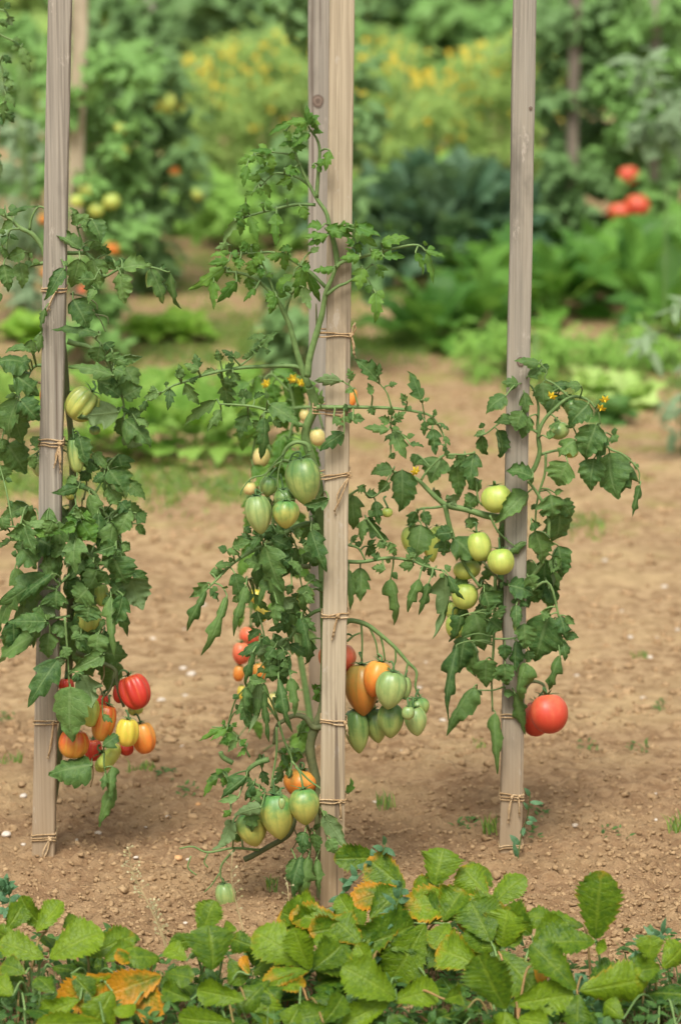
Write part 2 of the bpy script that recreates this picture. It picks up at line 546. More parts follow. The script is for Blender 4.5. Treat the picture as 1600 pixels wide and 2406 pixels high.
class Plant:
    """a tomato plant measured in photo pixels: stems, leaflets gathered into leaves, fruits"""
    def __init__(s, name, Y, basepx, label, group, stake=None, mats=('tom',), default=(-0.06, 0.06)):
        s.Y = Y
        s.base = G(*basepx) if not isinstance(basepx, Vector) else basepx
        s.root = empty(name, s.base, label, 'tomato plant', group)
        s.sk = []
        s.items = []
        s.stake = stake
        s.default = default
        s.mats = mats

    def stem(s, crop, pts, r0, r1, dy=0.0, name='branch', mat='stem', dy1=None):
        px = [cv(crop, *p) for p in pts]
        dy1 = dy if dy1 is None else dy1
        n = len(px)
        w = [P(a, b, s.Y + dy + (dy1 - dy) * i / max(1, n - 1)) for i, (a, b) in enumerate(px)]
        s.sk.append((px, w))
        mb = MB()
        tube(mb, w, r0, r1, 8, (R(.3, .7), 0, .5), 0, 5, 0.05)
        return mb.build(name, M[mat], s.root, s.base)

    def leaves(s, crop, lst, style='cut', front=False, mat=None, curl=(0.5, 1.3), dep=None, hook=(0, .3), lob=None):
        k = CR[crop][2]
        for e in lst:
            b = cv(crop, e[0], e[1]); t = cv(crop, e[2], e[3])
            s.items.append(dict(b=b, t=t, w=e[4] * k, style=style, front=front or (len(e) > 5 and e[5] == 1), mat=mat or s.mats[0], curl=curl if not (len(e) > 5 and e[5] == 2) else (1.9, 2.6), dep=dep, hook=hook, lob=lob))

    def near(s, b):
        best = None
        for px, w in s.sk:
            for i in range(len(px) - 1):
                ax, ay = px[i]; bx, by = px[i + 1]
                dx, dy = bx - ax, by - ay
                l2 = dx * dx + dy * dy + 1e-6
                t = max(0, min(1, ((b[0] - ax) * dx + (b[1] - ay) * dy) / l2))
                qx, qy = ax + dx * t, ay + dy * t
                d = math.hypot(qx - b[0], qy - b[1])
                if best is None or d < best[0]:
                    best = (d, w[i].lerp(w[i + 1], t))
        return best

    def grow(s, filler_small=0.5):
        cl = []
        for it in s.items:
            for c in cl:
                if len(c) < 6 and c[0]['mat'] == it['mat'] and math.hypot(c[0]['b'][0] - it['b'][0], c[0]['b'][1] - it['b'][1]) < s.join:
                    c.append(it)
                    break
            else:
                cl.append([it])
        sc = scale_at(s.Y)
        for c in cl:
            mb = MB()
            d0 = R(*s.default)
            for it in c:
                xs = (it['b'][0], it['t'][0])
                over = s.stake and min(xs) - it['w'] * .4 < s.stake[1] and max(xs) + it['w'] * .4 > s.stake[0]
                if it['dep'] is not None: dy = R(*it['dep'])
                elif it['front']: dy = R(-0.075, -0.045)
                elif over: dy = s.over if not isinstance(s.over, tuple) else R(*s.over)
                else: dy = d0 + R(-0.015, 0.015)
                L = math.hypot(it['t'][0] - it['b'][0], it['t'][1] - it['b'][1]) * sc
                b = P(*it['b'], s.Y + dy)
                tl = R(-0.35, 0.25) * L if not it['front'] else R(-0.25, 0.02) * L
                t = P(*it['t'], s.Y + dy + tl)
                if it['style'] == 'round': t = b + (t - b) * 1.08
                down = (it['t'][1] - it['b'][1]) > 0
                nrm = Vector((R(-.5, .5), -1.0, R(0.25, 1.0)))
                if R(0, 1) < s.flip: nrm = -nrm + Vector((0, 0, 0.3))
                curl = R(*it['curl'])
                edge = 1.0
                if it['style'] == 'round' and R(0, 1) < 0.3: it['style'] = 'cut'; it['lob'] = R(2.3, 3.2)
                if it['style'] == 'round' and curl < 1.6 and R(0, 1) < 0.55:
                    curl = -R(0.9, 1.9); edge = 2.6
                elif it['style'] == 'cut' and curl < 1.6 and R(0, 1) < 0.3:
                    curl = -R(0.5, 1.3); edge = 2.0
                leaflet(mb, b, t, it['w'] * sc * ((s.wf if it['style'] == 'round' else 1.34) if curl < 1.6 else 1.9), nrm, it['style'], curl, R(0.02, 0.14), R(-.5, .5), R(-.35, .35),
                        (R(0, 1), max(0, R(-1.2, 0.42)), R(0, 1)), hook=R(*it['hook']), pucker=R(0.08, 0.2), lob=it['lob'] or None, edge=edge, MX=4)
                nr = s.near(it['b'])
                if nr:
                    q = nr[1]
                    if nr[0] > 170:
                        dirv = (b - t).normalized() * 0.03
                        q = b + dirv + Vector((0, 0.02, 0.01))
                    mid = b.lerp(q, 0.5) + Vector((R(-.003, .003), R(-.004, .004), (b - q).length * 0.12))
                    tube(mb, [q, mid, b, b + (t - b) * 0.06], 0.0014, 0.0009, 5, (R(.3, .8), 0, .5), 1, 3)
                    ln = (b - q).length
                    if ln > 0.022 and R(0, 1) < filler_small:
                        for q2 in (0.35, 0.7):
                            m0 = q.lerp(b, q2) + Vector((0, 0, ln * 0.1))
                            dr = Vector((R(-1, 1), R(-.6, .3), R(-.9, .5))).normalized()
                            leaflet(mb, m0 + dr * 0.003, m0 + dr * R(0.012, 0.02), R(.008, .013), Vector((R(-.5, .5), -1, R(.2, 1))), 'round', R(.4, 1.2), 0.08, 0, 0, (R(0, 1), 0, R(0, 1)), N=8, MX=2, lob=3)
            mb.build('leaf', [M[c[0]['mat']], M['stem']], s.root, s.base)

    join = 48
    over = (0.03, 0.07)
    flip = 0.05
    wf = 1.25

    def fruit(s, crop, x, y, rx, ry, mat, kind='heart', tilt=0.0, dy=0.0, ribs=7, stalk=None, ribd=None, toward=0.15, calyx=True):
        k = CR[crop][2]
        px, py = cv(crop, x, y)
        Y = s.Y + dy
        sc = scale_at(Y)
        c = P(px, py, Y)
        t = math.radians(tilt)
        ax = Vector((math.sin(t), -toward, -math.cos(t)))
        st = None
        if stalk is not None:
            q = cv(crop, *stalk)
            st = P(q[0], q[1], Y + 0.01)
        return fruit(s.root, s.base, c, rx * k * sc, ry * k * sc, ax, mat, kind, ribs, ribd, stalk=st, calyx=calyx)

    def flower(s, crop, x, y, size, dy=-0.02, tilt=None):
        px, py = cv(crop, x, y)
        c = P(px, py, s.Y + dy)
        mb = MB()
        d = Vector((R(-.6, .6), -0.7, R(-.9, -.2))).normalized()
        a = d.cross(Vector((0, 0, 1))).normalized(); b = d.cross(a)
        r = size * CR[crop][2] * scale_at(s.Y)
        for k in range(6):
            an = k * math.pi / 3
            e = a * math.cos(an) + b * math.sin(an)
            leaflet(mb, c + e * r * 0.1, c + e * r - d * r * 0.35, r * 0.5, d, 'plain', 0.5, 0.1, 0, 0, N=6, MX=1)
        tube(mb, [c, c + d * r * 0.55], r * 0.16, r * 0.05, 6)
        o = mb.build('flower', M['petal'], s.root, s.base)
        nr = s.near((px, py))
        if nr and nr[0] < 160:
            sb = MB()
            tube(sb, [c, c - d * r * 0.5 + Vector((0, 0, r * 0.5)), nr[1]], 0.0009, 0.001, 5)
            sb.build('flower_stalk', M['stem'], s.root, s.base)


# ------------------------------------------------------------------ stakes and twine
def stake(name, bpx, tpx, width_px, mat, label, ties=(), thick=0.8, Y=None, sink=0.12, knots=(), group='wooden tomato stakes'):
    b = G(*bpx)
    Yb = b.y if Y is None else Y
    t = P(tpx[0], tpx[1], Yb + 0.0)
    d = (t - b).normalized()
    t = b + d * ((t - b).length * 1.12)
    w = width_px * scale_at(Yb)
    th = w * thick
    side = Vector((1, 0, 0)); side = (side - d * side.dot(d)).normalized()
    bk = d.cross(side).normalized()
    if bk.y < 0: bk = -bk
    mb = MB()
    a = b - d * sink
    L = (t - a).length
    n = 60
    ch = w * 0.05
    ring = [(-w / 2 + ch, -th / 2), (w / 2 - ch, -th / 2), (w / 2, -th / 2 + ch), (w / 2, th / 2 - ch), (w / 2 - ch, th / 2), (-w / 2 + ch, th / 2), (-w / 2, th / 2 - ch), (-w / 2, -th / 2 + ch)]
    verts, faces = [], []
    sd = R(0, 100)
    for i in range(n + 1):
        z = L * i / n
        p = a + d * z
        for k, (x, y) in enumerate(ring):
            j = 1 + 0.05 * noise.noise((z * 9 + sd, k * 3.1, 0)) + 0.012 * noise.noise((z * 40 + sd, k * 1.7, 5))
            off = 0.0015 * noise.noise((z * 3 + sd, 1, 2))
            verts.append(p + side * (x * j + off) + bk * y * j)
    for i in range(n):
        for k in range(8):
            k2 = (k + 1) % 8
            faces.append((i * 8 + k, i * 8 + k2, (i + 1) * 8 + k2, (i + 1) * 8 + k))
    faces.append(tuple(range(8))[::-1]); faces.append(tuple(n * 8 + k for k in range(8)))
    mb.add(verts, faces)
    o = mb.build(name, mat, None, b, smooth=False)
    tag(o, label, 'stake', group)
    for (kx, ky, kr) in knots:                   # round knots in the wood: slightly raised discs
        q = P(kx, ky, Yb)
        z = (q - b).dot(d)
        c = b + d * z + side * (q - b).dot(side) - bk * (th / 2 + 0.0006)
        kb = MB()
        r = kr * scale_at(Yb)
        for rr, ti in ((1, 0.1), (0.72, 0.9), (0.45, 0.0)):
            vs = [c - bk * (0.0006 * (2 - rr))]
            for s_ in range(20):
                an = s_ * math.pi / 10
                vs.append(c - bk * 0.0005 * (2 - rr) + side * (r * rr * math.cos(an) * (1 + .1 * math.sin(3 * an))) + d * (r * rr * 1.15 * math.sin(an)))
            kb.add(vs, [(0, 1 + s_, 1 + (s_ + 1) % 20) for s_ in range(20)], None, (ti, 0, 0))
        kb.build('wood_knot', M['knot'], o, b)
    for tie in ties:
        py, loops, tl, tails, ext = tie       # pixel height, turns, slope, tails [(side, len px)], extension to the plant on a side
        cx = bpx[0] + (tpx[0] - bpx[0]) * (bpx[1] - py) / (bpx[1] - tpx[1])
        q = P(cx, py, Yb)
        z0 = (q - b).dot(d)
        tb = MB()
        for lp in range(loops):
            zz = z0 + (lp - (loops - 1) / 2) * 0.0042
            e = 0.0014
            x0, x1 = -w / 2 - e, w / 2 + e
            y0, y1 = -th / 2 - e, th / 2 + e
            if ext < 0: x0 -= -ext * scale_at(Yb)
            if ext > 0: x1 += ext * scale_at(Yb)
            loop = []
            for (fx, fy) in ((x0, y0), ((x0 + x1) / 2, y0 - .0004), (x1, y0), (x1, y1), ((x0 + x1) / 2, y1), (x0, y1), (x0, y0)):
                loop.append(b + d * (zz + tl * fx + R(-.0012, .0012)) + side * fx + bk * fy)
            for i in range(len(loop) - 1):
                mid = loop[i].lerp(loop[i + 1], 0.5) + d * R(-.0012, .0012)
                tube(tb, [loop[i], mid, loop[i + 1]], 0.0010, 0.0010, 6, (R(0, 1), 0, 0), 0, 3, 0.12)
        for (fx, ln, dx) in tails:
            kpt = b + d * z0 + side * (fx * w) - bk * (th / 2 + 0.003)
            # knot
            for _ in range(4):
                dr = Vector((R(-1, 1), R(-1, .2), R(-1, 1))) * 0.0026
                tube(tb, [kpt - dr, kpt + Vector((R(-.002, .002), -.002, R(-.002, .002))), kpt + dr], .0012, .0012, 6, (R(0, 1), 0, 0), 0, 3)
            ll = ln * scale_at(Yb)
            for s_ in (0, 1):
                e1 = kpt + side * (dx * scale_at(Yb) * (0.4 + 0.3 * s_) + R(-.002, .002)) - d * ll * 0.5 - bk * R(.001, .004)
                e2 = kpt + side * (dx * scale_at(Yb) * (1.0 - 0.25 * s_)) - d * ll * (1 - .22 * s_) - bk * R(0, .003)
                tube(tb, [kpt, e1, e2], .0011, .0013, 6, (R(0, 1), 0, 0), 0, 4, 0.15)
                for _ in range(3):
                    tube(tb, [e2, e2 + Vector((R(-.003, .003), R(-.002, .001), -R(.003, .006)))], .0005, .0003, 4, (R(.4, 1), 0, 0), 0, 2)
        tb.build('twine_tie', M['twine'], o, b)
    return o


M['knot'] = simple_mat('wood_knot_rings', (0.14, 0.10, 0.075), (0.28, 0.21, 0.16), 60, 0.85, 0.4)
WA = wood_mat('stake_wood_tan', (0.30, 0.245, 0.165), (0.50, 0.420, 0.295), (0.50, 0.395, 0.260), 1.0)
WB = wood_mat('stake_wood_grey', (0.205, 0.178, 0.140), (0.385, 0.340, 0.270), (0.29, 0.262, 0.215), 5.0)
WC = wood_mat('stake_wood_taupe', (0.190, 0.172, 0.140), (0.350, 0.318, 0.258), (0.375, 0.325, 0.245), 9.0)

WD = wood_mat('stake_wood_dark', (0.10, 0.085, 0.065), (0.21, 0.175, 0.135), (0.24, 0.19, 0.14), 13.0)
stake('wooden_stake', (779, 2125), (804, 0), 57, WA, 'tan wooden stake nearest the middle, in front of a second greyer stake, tied with twine',
      [(782, 2, 0.0, [(0.52, 46, 8), (0.55, -30, 8)], -22), (962, 3, -0.05, [(0.30, 38, -14)], -26), (1112, 2, 0.16, [(0.52, 85, -34), (0.55, -10, -6)], -10),
       (1440, 2, 0.02, [(0.12, 52, -12)], 0), (1690, 2, -0.06, [(0.5, 26, 3)], 0), (1876, 2, 0.03, [(0.3, 40, 3)], 0)])
stake('wooden_stake', (752, 1745), (750, 0), 50, WB, 'grey wooden stake with a round knot, half hidden behind the tan middle stake', knots=[(747, 235, 13), (744, 905, 6)])
stake('wooden_stake', (104, 2005), (142, 0), 53, WB, 'grey brown wooden stake on the left in a leafy plant with red ribbed tomatoes',
      [(678, 2, 0.03, [(0.1, 50, -20)], 0), (1036, 3, 0.03, [(0.42, 52, -12), (0.38, 62, 4)], 0), (1692, 2, 0.04, [(0.35, 80, -10)], 0), (1962, 3, 0.10, [(0.3, 60, -20)], 0)],
      knots=[(118, 1490, 8)])
stake('wooden_stake', (1199, 1995), (1232, 0), 52, WC, 'weathered taupe wooden stake on the right beside a single big red tomato',
      [(1676, 2, 0.05, [], 0), (1866, 3, -0.05, [(0.0, 58, -8), (0.3, 40, 2)], 0), (1984, 2, 0.08, [(0.45, 75, -6)], 0)], knots=[(1222, 846, 10), (1245, 252, 4)])

# ------------------------------------------------------------------ centre tomato plant
TG = 'tomato plants in the front row'
c = Plant('tomato_plant', 4.90, (772, 2120), 'tall tomato plant with green striped heart shaped fruit tied to the tan middle stake', TG, stake=(745, 825), mats=('tom',))
c.stem('C', [(798, 1640), (792, 1400), (785, 1180), (768, 980), (738, 830), (745, 745), (770, 680), (800, 600), (815, 500)], .0075, .0065, 0.030, 'main_stem', 'oldstem')
c.stem('B', [(812, 1620), (815, 1300), (795, 850), (785, 700), (785, 560), (745, 400), (712, 290), (725, 215), (762, 130), (745, 60), (735, 20)], .0065, .0062, 0.030, 'main_stem', 'stem', 0.0)
c.stem('A', [(735, 1590), (700, 1510), (660, 1380), (630, 1270), (600, 1200), (570, 1140), (520, 1080), (450, 1020), (370, 990), (280, 985), (200, 1010)], .005, .0012, 0.0)
c.stem('A', [(722, 1535), (735, 1430), (775, 1290), (800, 1200), (820, 1090), (850, 1020), (890, 940), (1000, 905), (1100, 880), (1280, 840), (1350, 870)], .0052, .001, -0.022, dy1=-0.045)
c.stem('A', [(880, 955), (868, 860), (840, 750), (820, 670), (770, 595), (720, 500), (670, 390), (640, 300), (600, 250)], .004, .001, -0.03)
c.stem('A', [(770, 590), (778, 480), (787, 350), (770, 280), (730, 220), (735, 150)], .003, .001, -0.03)
c.stem('A', [(765, 630), (660, 628), (540, 655), (410, 690), (330, 730), (280, 800)], .0024, .0009, -0.02)
c.stem('A', [(745, 540), (680, 490), (600, 465), (540, 470), (480, 530)], .0022, .0009, -0.02)
c.stem('A', [(690, 420), (640, 370), (560, 355), (480, 350), (400, 390)], .0018, .0008, -0.02)
c.stem('A', [(820, 1065), (740, 990), (640, 920), (540, 880), (440, 885), (330, 885)], .0028, .001, -0.01)
c.stem('A', [(822, 1105), (880, 1060), (930, 1040), (1000, 990), (1060, 945)], .0026, .001, -0.035)
c.stem('A', [(560, 1130), (530, 1040), (490, 950), (440, 890)], .0022, .0009, 0.0)
c.stem('A', [(1000, 960), (1050, 1040), (1075, 1090)], .0012, .0008, -0.04)
c.stem('A', [(605, 1220), (620, 1150), (640, 1100)], .0022, .0012, 0.0)
c.stem('A', [(772, 1290), (770, 1220), (768, 1150)], .0018, .0009, 0.0, mat='oldstem')
c.stem('A', [(690, 1490), (640, 1478), (500, 1480), (350, 1490), (200, 1520), (80, 1560), (0, 1590), (-100, 1660)], .0033, .001, 0.0)
c.stem('A', [(350, 1490), (430, 1430), (480, 1370)], .0014, .0008, 0.0)
c.stem('A', [(770, 1695), (900, 1695), (1000, 1695), (1160, 1700), (1300, 1720), (1380, 1750), (1440, 1850), (1455, 1950)], .003, .001, -0.028)
c.stem('A', [(1165, 1700), (1140, 1620), (1100, 1570)], .0014, .0009, -0.03)
c.stem('A', [(990, 1690), (960, 1600), (910, 1560)], .0014, .0009, -0.035)
c.stem('A', [(1335, 1725), (1325, 1670)], .001, .0009, -0.03)
c.stem('B', [(1170, 135), (1160, 220), (1170, 260)], .0013, .0009, -0.02)
c.stem('B', [(1335, 165), (1345, 230), (1380, 250)], .001, .0008, -0.02)
c.stem('B', [(700, 225), (600, 180), (470, 130), (360, 115), (260, 110)], .0028, .001, 0.0)
c.stem('B', [(590, 170), (500, 150), (490, 190)], .0016, .001, -0.005)
c.stem('B', [(760, 740), (700, 745), (620, 780), (520, 850), (440, 880), (330, 950), (240, 1040), (200, 1080)], .0042, .0012, 0.02, dy1=-0.03)
c.stem('B', [(740, 965), (600, 970), (480, 1010), (390, 1040)], .0034, .0014, 0.02, mat='oldstem')
c.stem('B', [(930, 940), (1020, 940), (1150, 920), (1270, 935), (1330, 960), (1420, 985)], .003, .0012, 0.03)
c.stem('B', [(930, 850), (990, 870), (1025, 930)], .002, .0012, 0.03)
c.stem('B', [(1030, 710), (1100, 800), (1180, 910)], .002, .0012, 0.03)
c.stem('B', [(930, 600), (1000, 560), (1060, 600), (1120, 560), (1160, 520)], .0018, .001, 0.04)
c.stem('B', [(800, 1190), (750, 1210), (690, 1260), (640, 1330), (580, 1400), (540, 1360), (500, 1350)], .003, .0012, 0.02)
c.stem('C', [(800, 690), (752, 690), (715, 645), (660, 628), (600, 655), (560, 690), (545, 780)], .0048, .0022, 0.025, mat='oldstem')
c.stem('C', [(570, 660), (600, 760), (640, 860), (625, 960)], .0018, .0014, 0.0)
c.stem('C', [(560, 690), (560, 820), (540, 950), (530, 1010)], .0018, .0014, 0.0)
c.stem('C', [(640, 870), (720, 960), (800, 1020), (880, 1080)], .0016, .0009, -0.02)
c.stem('C', [(520, 860), (460, 880), (410, 920), (420, 970), (500, 1020)], .0042, .0018, 0.0)
c.stem('C', [(390, 1388), (430, 1370), (520, 1320), (620, 1260), (652, 1190), (655, 1120)], .0042, .0036, 0.01, mat='oldstem')
c.stem('C', [(470, 1338), (330, 1328), (200, 1350), (120, 1320), (50, 1330)], .0020, .001, 0.0)
c.stem('C', [(340, 1335), (275, 1410), (265, 1470), (285, 1510)], .0018, .0012, 0.0)
c.stem('C', [(200, 1355), (180, 1400), (200, 1430)], .0012, .001, 0.0)
c.stem('C', [(110, 1370), (95, 1430), (140, 1470)], .0012, .001, 0.0)
c.stem('C', [(260, 1460), (220, 1520), (180, 1560)], .0012, .0008, 0.0)
c.stem('C', [(655, 1230), (670, 1280), (640, 1340)], .001, .0008, 0.0, mat='oldstem')
c.stem('C', [(720, 1200), (740, 1280), (735, 1370)], .0016, .0012, 0.0)
c.stem('C', [(420, 850), (370, 760), (300, 700), (220, 690)], .0015, .0009, 0.0)
c.stem('C', [(330, 880), (280, 850), (265, 820)], .0036, .0034, 0.0)
c.stem('C', [(300, 960), (360, 930), (410, 920)], .0014, .0012, 0.0)
# trusses
c.stem('B', [(735, 360), (718, 322), (660, 312), (610, 345), (590, 400), (620, 410), (650, 430)], .0034, .0018, -0.01, 'truss')
c.stem('B', [(600, 370), (550, 420), (500, 480), (430, 500), (380, 560), (370, 590)], .0014, .0008, -0.02, 'truss')
c.stem('B', [(590, 400), (570, 470), (570, 570), (600, 620)], .0014, .0010, -0.02, 'truss')
c.stem('B', [(590, 410), (540, 440), (480, 520), (475, 590)], .0014, .0010, -0.02, 'truss')
c.stem('C', [(915, 150), (950, 130), (1030, 150), (1100, 200), (1180, 270), (1250, 350), (1295, 400), (1290, 480), (1320, 540)], .0040, .0014, 0.06, 'truss')
for q in ([(1005, 148), (1010, 240), (1008, 340)], [(1045, 160), (1080, 240), (1095, 330)], [(1105, 205), (1120, 270), (1130, 340)], [(1185, 280), (1185, 340), (1165, 400)],
          [(930, 240), (965, 210), (1000, 195)], [(1250, 350), (1240, 420), (1250, 560)]):
    c.stem('C', q, .0017, .0012, 0.06, 'truss')

topA = [(730, 215, 718, 105, 55), (735, 200, 775, 175, 30), (725, 185, 600, 200, 55), (640, 200, 515, 265, 45), (720, 200, 650, 260, 50), (730, 250, 640, 330, 55), (700, 290, 570, 320, 60),
        (640, 290, 595, 240, 45), (640, 330, 720, 320, 50), (640, 350, 655, 395, 50), (540, 350, 420, 340, 45), (430, 375, 355, 420, 45), (450, 370, 505, 430, 45), (520, 360, 545, 465, 50),
        (405, 420, 385, 540, 50), (540, 430, 435, 475, 45), (480, 490, 400, 490, 45), (500, 520, 525, 600, 45), (640, 490, 555, 525, 50), (630, 500, 625, 560, 45), (840, 345, 815, 455, 60, 1),
        (610, 600, 600, 620, 25), (690, 640, 715, 715, 55), (485, 620, 490, 650, 30), (440, 560, 390, 580, 35), (470, 540, 480, 585, 40), (560, 670, 555, 850, 75), (420, 690, 460, 830, 55),
        (380, 700, 370, 800, 50), (345, 710, 270, 840, 50), (400, 620, 400, 690, 45), (375, 660, 350, 720, 40), (690, 200, 640, 170, 40), (660, 430, 640, 480, 55), (600, 440, 680, 470, 50),
        (750, 420, 760, 440, 28)]
c.leaves('A', topA, 'cut', mat='tomnew', dep=(-0.06, -0.02))
midA = [(310, 840, 235, 860, 50), (400, 880, 380, 815, 50), (450, 910, 395, 830, 60), (430, 840, 470, 870, 45), (300, 890, 205, 900, 45), (310, 925, 200, 940, 55), (290, 960, 95, 1085, 65),
        (260, 1000, 190, 1030, 55), (230, 1030, 225, 1185, 65), (350, 1030, 245, 1150, 60), (310, 960, 300, 1010, 45), (370, 910, 360, 970, 55), (440, 920, 420, 1010, 75), (340, 1000, 370, 1045, 45),
        (410, 1010, 425, 1090, 55), (450, 1070, 385, 1140, 38), (480, 880, 440, 960, 60), (600, 880, 600, 985, 65), (580, 900, 500, 900, 50), (700, 960, 660, 1130, 80), (720, 970, 790, 1150, 65),
        (650, 1000, 550, 1080, 55), (700, 1060, 740, 1185, 55), (560, 1100, 500, 1140, 65), (560, 1110, 525, 1210, 65), (640, 860, 570, 870, 45), (740, 880, 785, 850, 40), (690, 950, 740, 960, 60),
        (540, 990, 500, 1010, 45), (600, 1060, 640, 1080, 45), (380, 930, 330, 900, 50), (470, 960, 480, 1020, 50)]
c.leaves('A', midA, 'cut', mat='tomnew', dep=(-0.06, 0.02))
frA = [(860, 960, 750, 975, 55), (800, 745, 715, 745, 55), (830, 790, 700, 800, 60), (820, 790, 720, 845, 50), (820, 755, 965, 800, 80), (965, 770, 925, 720, 34), (970, 740, 1110, 800, 75), (970, 770, 1090, 850, 75),
       (1110, 830, 1260, 800, 65), (1120, 860, 1190, 790, 45), (1000, 900, 890, 910, 65), (1060, 870, 1120, 920, 65), (1120, 900, 1240, 905, 55), (1340, 870, 1450, 900, 42), (1290, 880, 1340, 1000, 52),
       (1350, 880, 1385, 1050, 48), (1010, 960, 990, 1080, 80), (1090, 965, 1125, 1015, 48), (1080, 1090, 1075, 1255, 70), (1060, 1110, 1110, 1130, 42), (970, 760, 975, 705, 35), (960, 850, 930, 800, 45), (985, 830, 1000, 890, 50)]
c.leaves('A', frA, 'cut', front=True, mat='tomnew')
lowA = [(500, 1320, 405, 1335, 45), (475, 1380, 575, 1290, 50), (440, 1385, 490, 1350, 40), (515, 1390, 510, 1420, 32), (430, 1420, 375, 1440, 42), (335, 1430, 270, 1395, 48), (265, 1450, 245, 1390, 52),
        (290, 1500, 340, 1460, 42), (150, 1490, 130, 1410, 50), (150, 1500, 70, 1465, 55), (240, 1510, 170, 1515, 45), (55, 1550, 45, 1465, 50), (100, 1560, 150, 1540, 40), (80, 1570, 155, 1685, 70),
        (330, 1510, 370, 1560, 58), (290, 1580, 310, 1700, 95), (270, 1560, 360, 1580, 65), (240, 1660, 70, 1790, 75), (400, 1600, 380, 1650, 65), (440, 1650, 500, 1620, 45)]
c.leaves('A', lowA, 'cut')
c.leaves('D', [(1230, 1585, 1225, 1555, 40), (1170, 1640, 1060, 1680, 75), (1255, 1610, 1240, 1770, 85), (1320, 1530, 1325, 1440, 60), (1080, 1700, 1035, 1790, 65), (1150, 1610, 1100, 1620, 60)], 'cut')
c.leaves('A', [(900, 1560, 755, 1555, 70, 1), (960, 1550, 935, 1490, 42, 1), (1090, 1560, 970, 1440, 105), (1090, 1530, 1105, 1465, 38), (1060, 1630, 1040, 1565, 42), (1150, 1580, 1195, 1570, 32),
               (1320, 1660, 1250, 1500, 80), (1335, 1660, 1365, 1645, 22), (1240, 1660, 1210, 1620, 38), (1390, 1740, 1395, 1705, 22), (1060, 1690, 1070, 1740, 48), (960, 1600, 920, 1620, 42, 1),
               (795, 1680, 800, 1600, 32)], 'cut', dep=(-0.05, -0.03))
c.leaves('B', [(960, 195, 1025, 190, 48), (920, 110, 935, 155, 38, 1), (860, 175, 915, 225, 52, 1), (915, 260, 780, 355, 80, 1), (1150, 210, 1095, 180, 58), (1180, 190, 1240, 150, 48), (1150, 245, 1015, 230, 55),
               (1180, 260, 1240, 400, 95), (1200, 260, 1120, 300, 62), (1190, 270, 1220, 250, 42), (1160, 370, 1180, 400, 42), (1260, 320, 1335, 335, 34), (1380, 240, 1395, 380, 70), (1340, 200, 1335, 280, 42),
               (1420, 210, 1470, 250, 34), (1440, 280, 1472, 330, 34), (1390, 160, 1395, 135, 22), (1440, 330, 1460, 400, 34)], 'cut', dep=(-0.06, -0.03))
c.leaves('B', [(520, 110, 690, 230, 95), (495, 180, 480, 410, 80), (410, 170, 365, 295, 85), (270, 140, 190, 255, 62, 2), (390, 80, 375, 30, 52), (540, 200, 590, 235, 48), (835, 610, 700, 645, 75, 1), (470, 200, 440, 240, 50)], 'cut')
c.leaves('B', [(390, 760, 430, 790, 45), (420, 800, 340, 850, 62), (330, 860, 430, 830, 62), (300, 880, 370, 900, 45), (540, 820, 640, 870, 85), (650, 790, 700, 780, 65), (740, 770, 820, 1000, 95, 1),
               (700, 850, 770, 880, 65), (480, 960, 390, 930, 85), (240, 960, 330, 950, 62), (340, 1000, 380, 1170, 85), (210, 1000, 300, 990, 55), (200, 1050, 100, 1130, 62), (210, 1080, 260, 1150, 55),
               (600, 930, 650, 960, 62), (640, 940, 700, 990, 62), (660, 960, 640, 1020, 62), (640, 1060, 620, 1120, 62), (720, 1060, 690, 1200, 85), (600, 1130, 640, 1190, 95), (620, 1210, 590, 1270, 65),
               (500, 850, 590, 1110, 135), (520, 960, 590, 1180, 105), (700, 1240, 770, 1310, 62), (560, 800, 520, 830, 70), (470, 800, 430, 880, 60), (700, 1110, 760, 1160, 50), (560, 1150, 550, 1290, 80)], 'cut', dep=(-0.06, -0.015))
c.leaves('B', [(190, 1090, 75, 1320, 62, 2), (300, 1120, 165, 1450, 70, 2), (400, 1060, 320, 1340, 55, 2), (690, 1230, 740, 1490, 80, 2)], 'cut', curl=(1.7, 2.4), dep=(-0.06, -0.03), hook=(.2, .6))
c.leaves('C', [(470, 240, 380, 310, 62), (570, 400, 665, 400, 55), (420, 440, 500, 450, 55), (430, 540, 350, 620, 55), (380, 590, 420, 700, 55), (550, 270, 500, 340, 75), (600, 340, 620, 380, 55), (520, 360, 540, 450, 80), (600, 290, 540, 330, 60)], 'round', dep=(-0.05, -0.01))
c.leaves('C', [(440, 290, 385, 500, 55, 2), (570, 430, 635, 730, 75, 2), (470, 450, 430, 720, 58, 2), (490, 500, 520, 780, 58, 2), (400, 480, 400, 640, 50, 2)], 'cut', curl=(1.7, 2.4), dep=(-0.06, -0.02), hook=(.1, .4))
c.leaves('C', [(285, 690, 150, 765, 44), (290, 680, 280, 650, 28), (330, 690, 350, 665, 28), (350, 760, 305, 820, 44), (290, 740, 300, 790, 34), (250, 930, 175, 1060, 48), (280, 950, 280, 1010, 44), (360, 1060, 250, 1085, 44), (285, 940, 250, 910, 36),
               (300, 700, 210, 760, 34), (370, 790, 400, 750, 40), (400, 800, 350, 850, 40), (320, 1130, 275, 1170, 40)], 'cut', mat='tomnew', lob=2.5)
c.leaves('C', [(400, 950, 270, 1060, 62, 2), (440, 990, 390, 1070, 60, 2), (480, 1110, 345, 1150, 75), (430, 1130, 430, 1240, 75), (320, 1180, 240, 1330, 92), (470, 1020, 420, 1080, 50)], 'round', dep=(-0.06, -0.04))
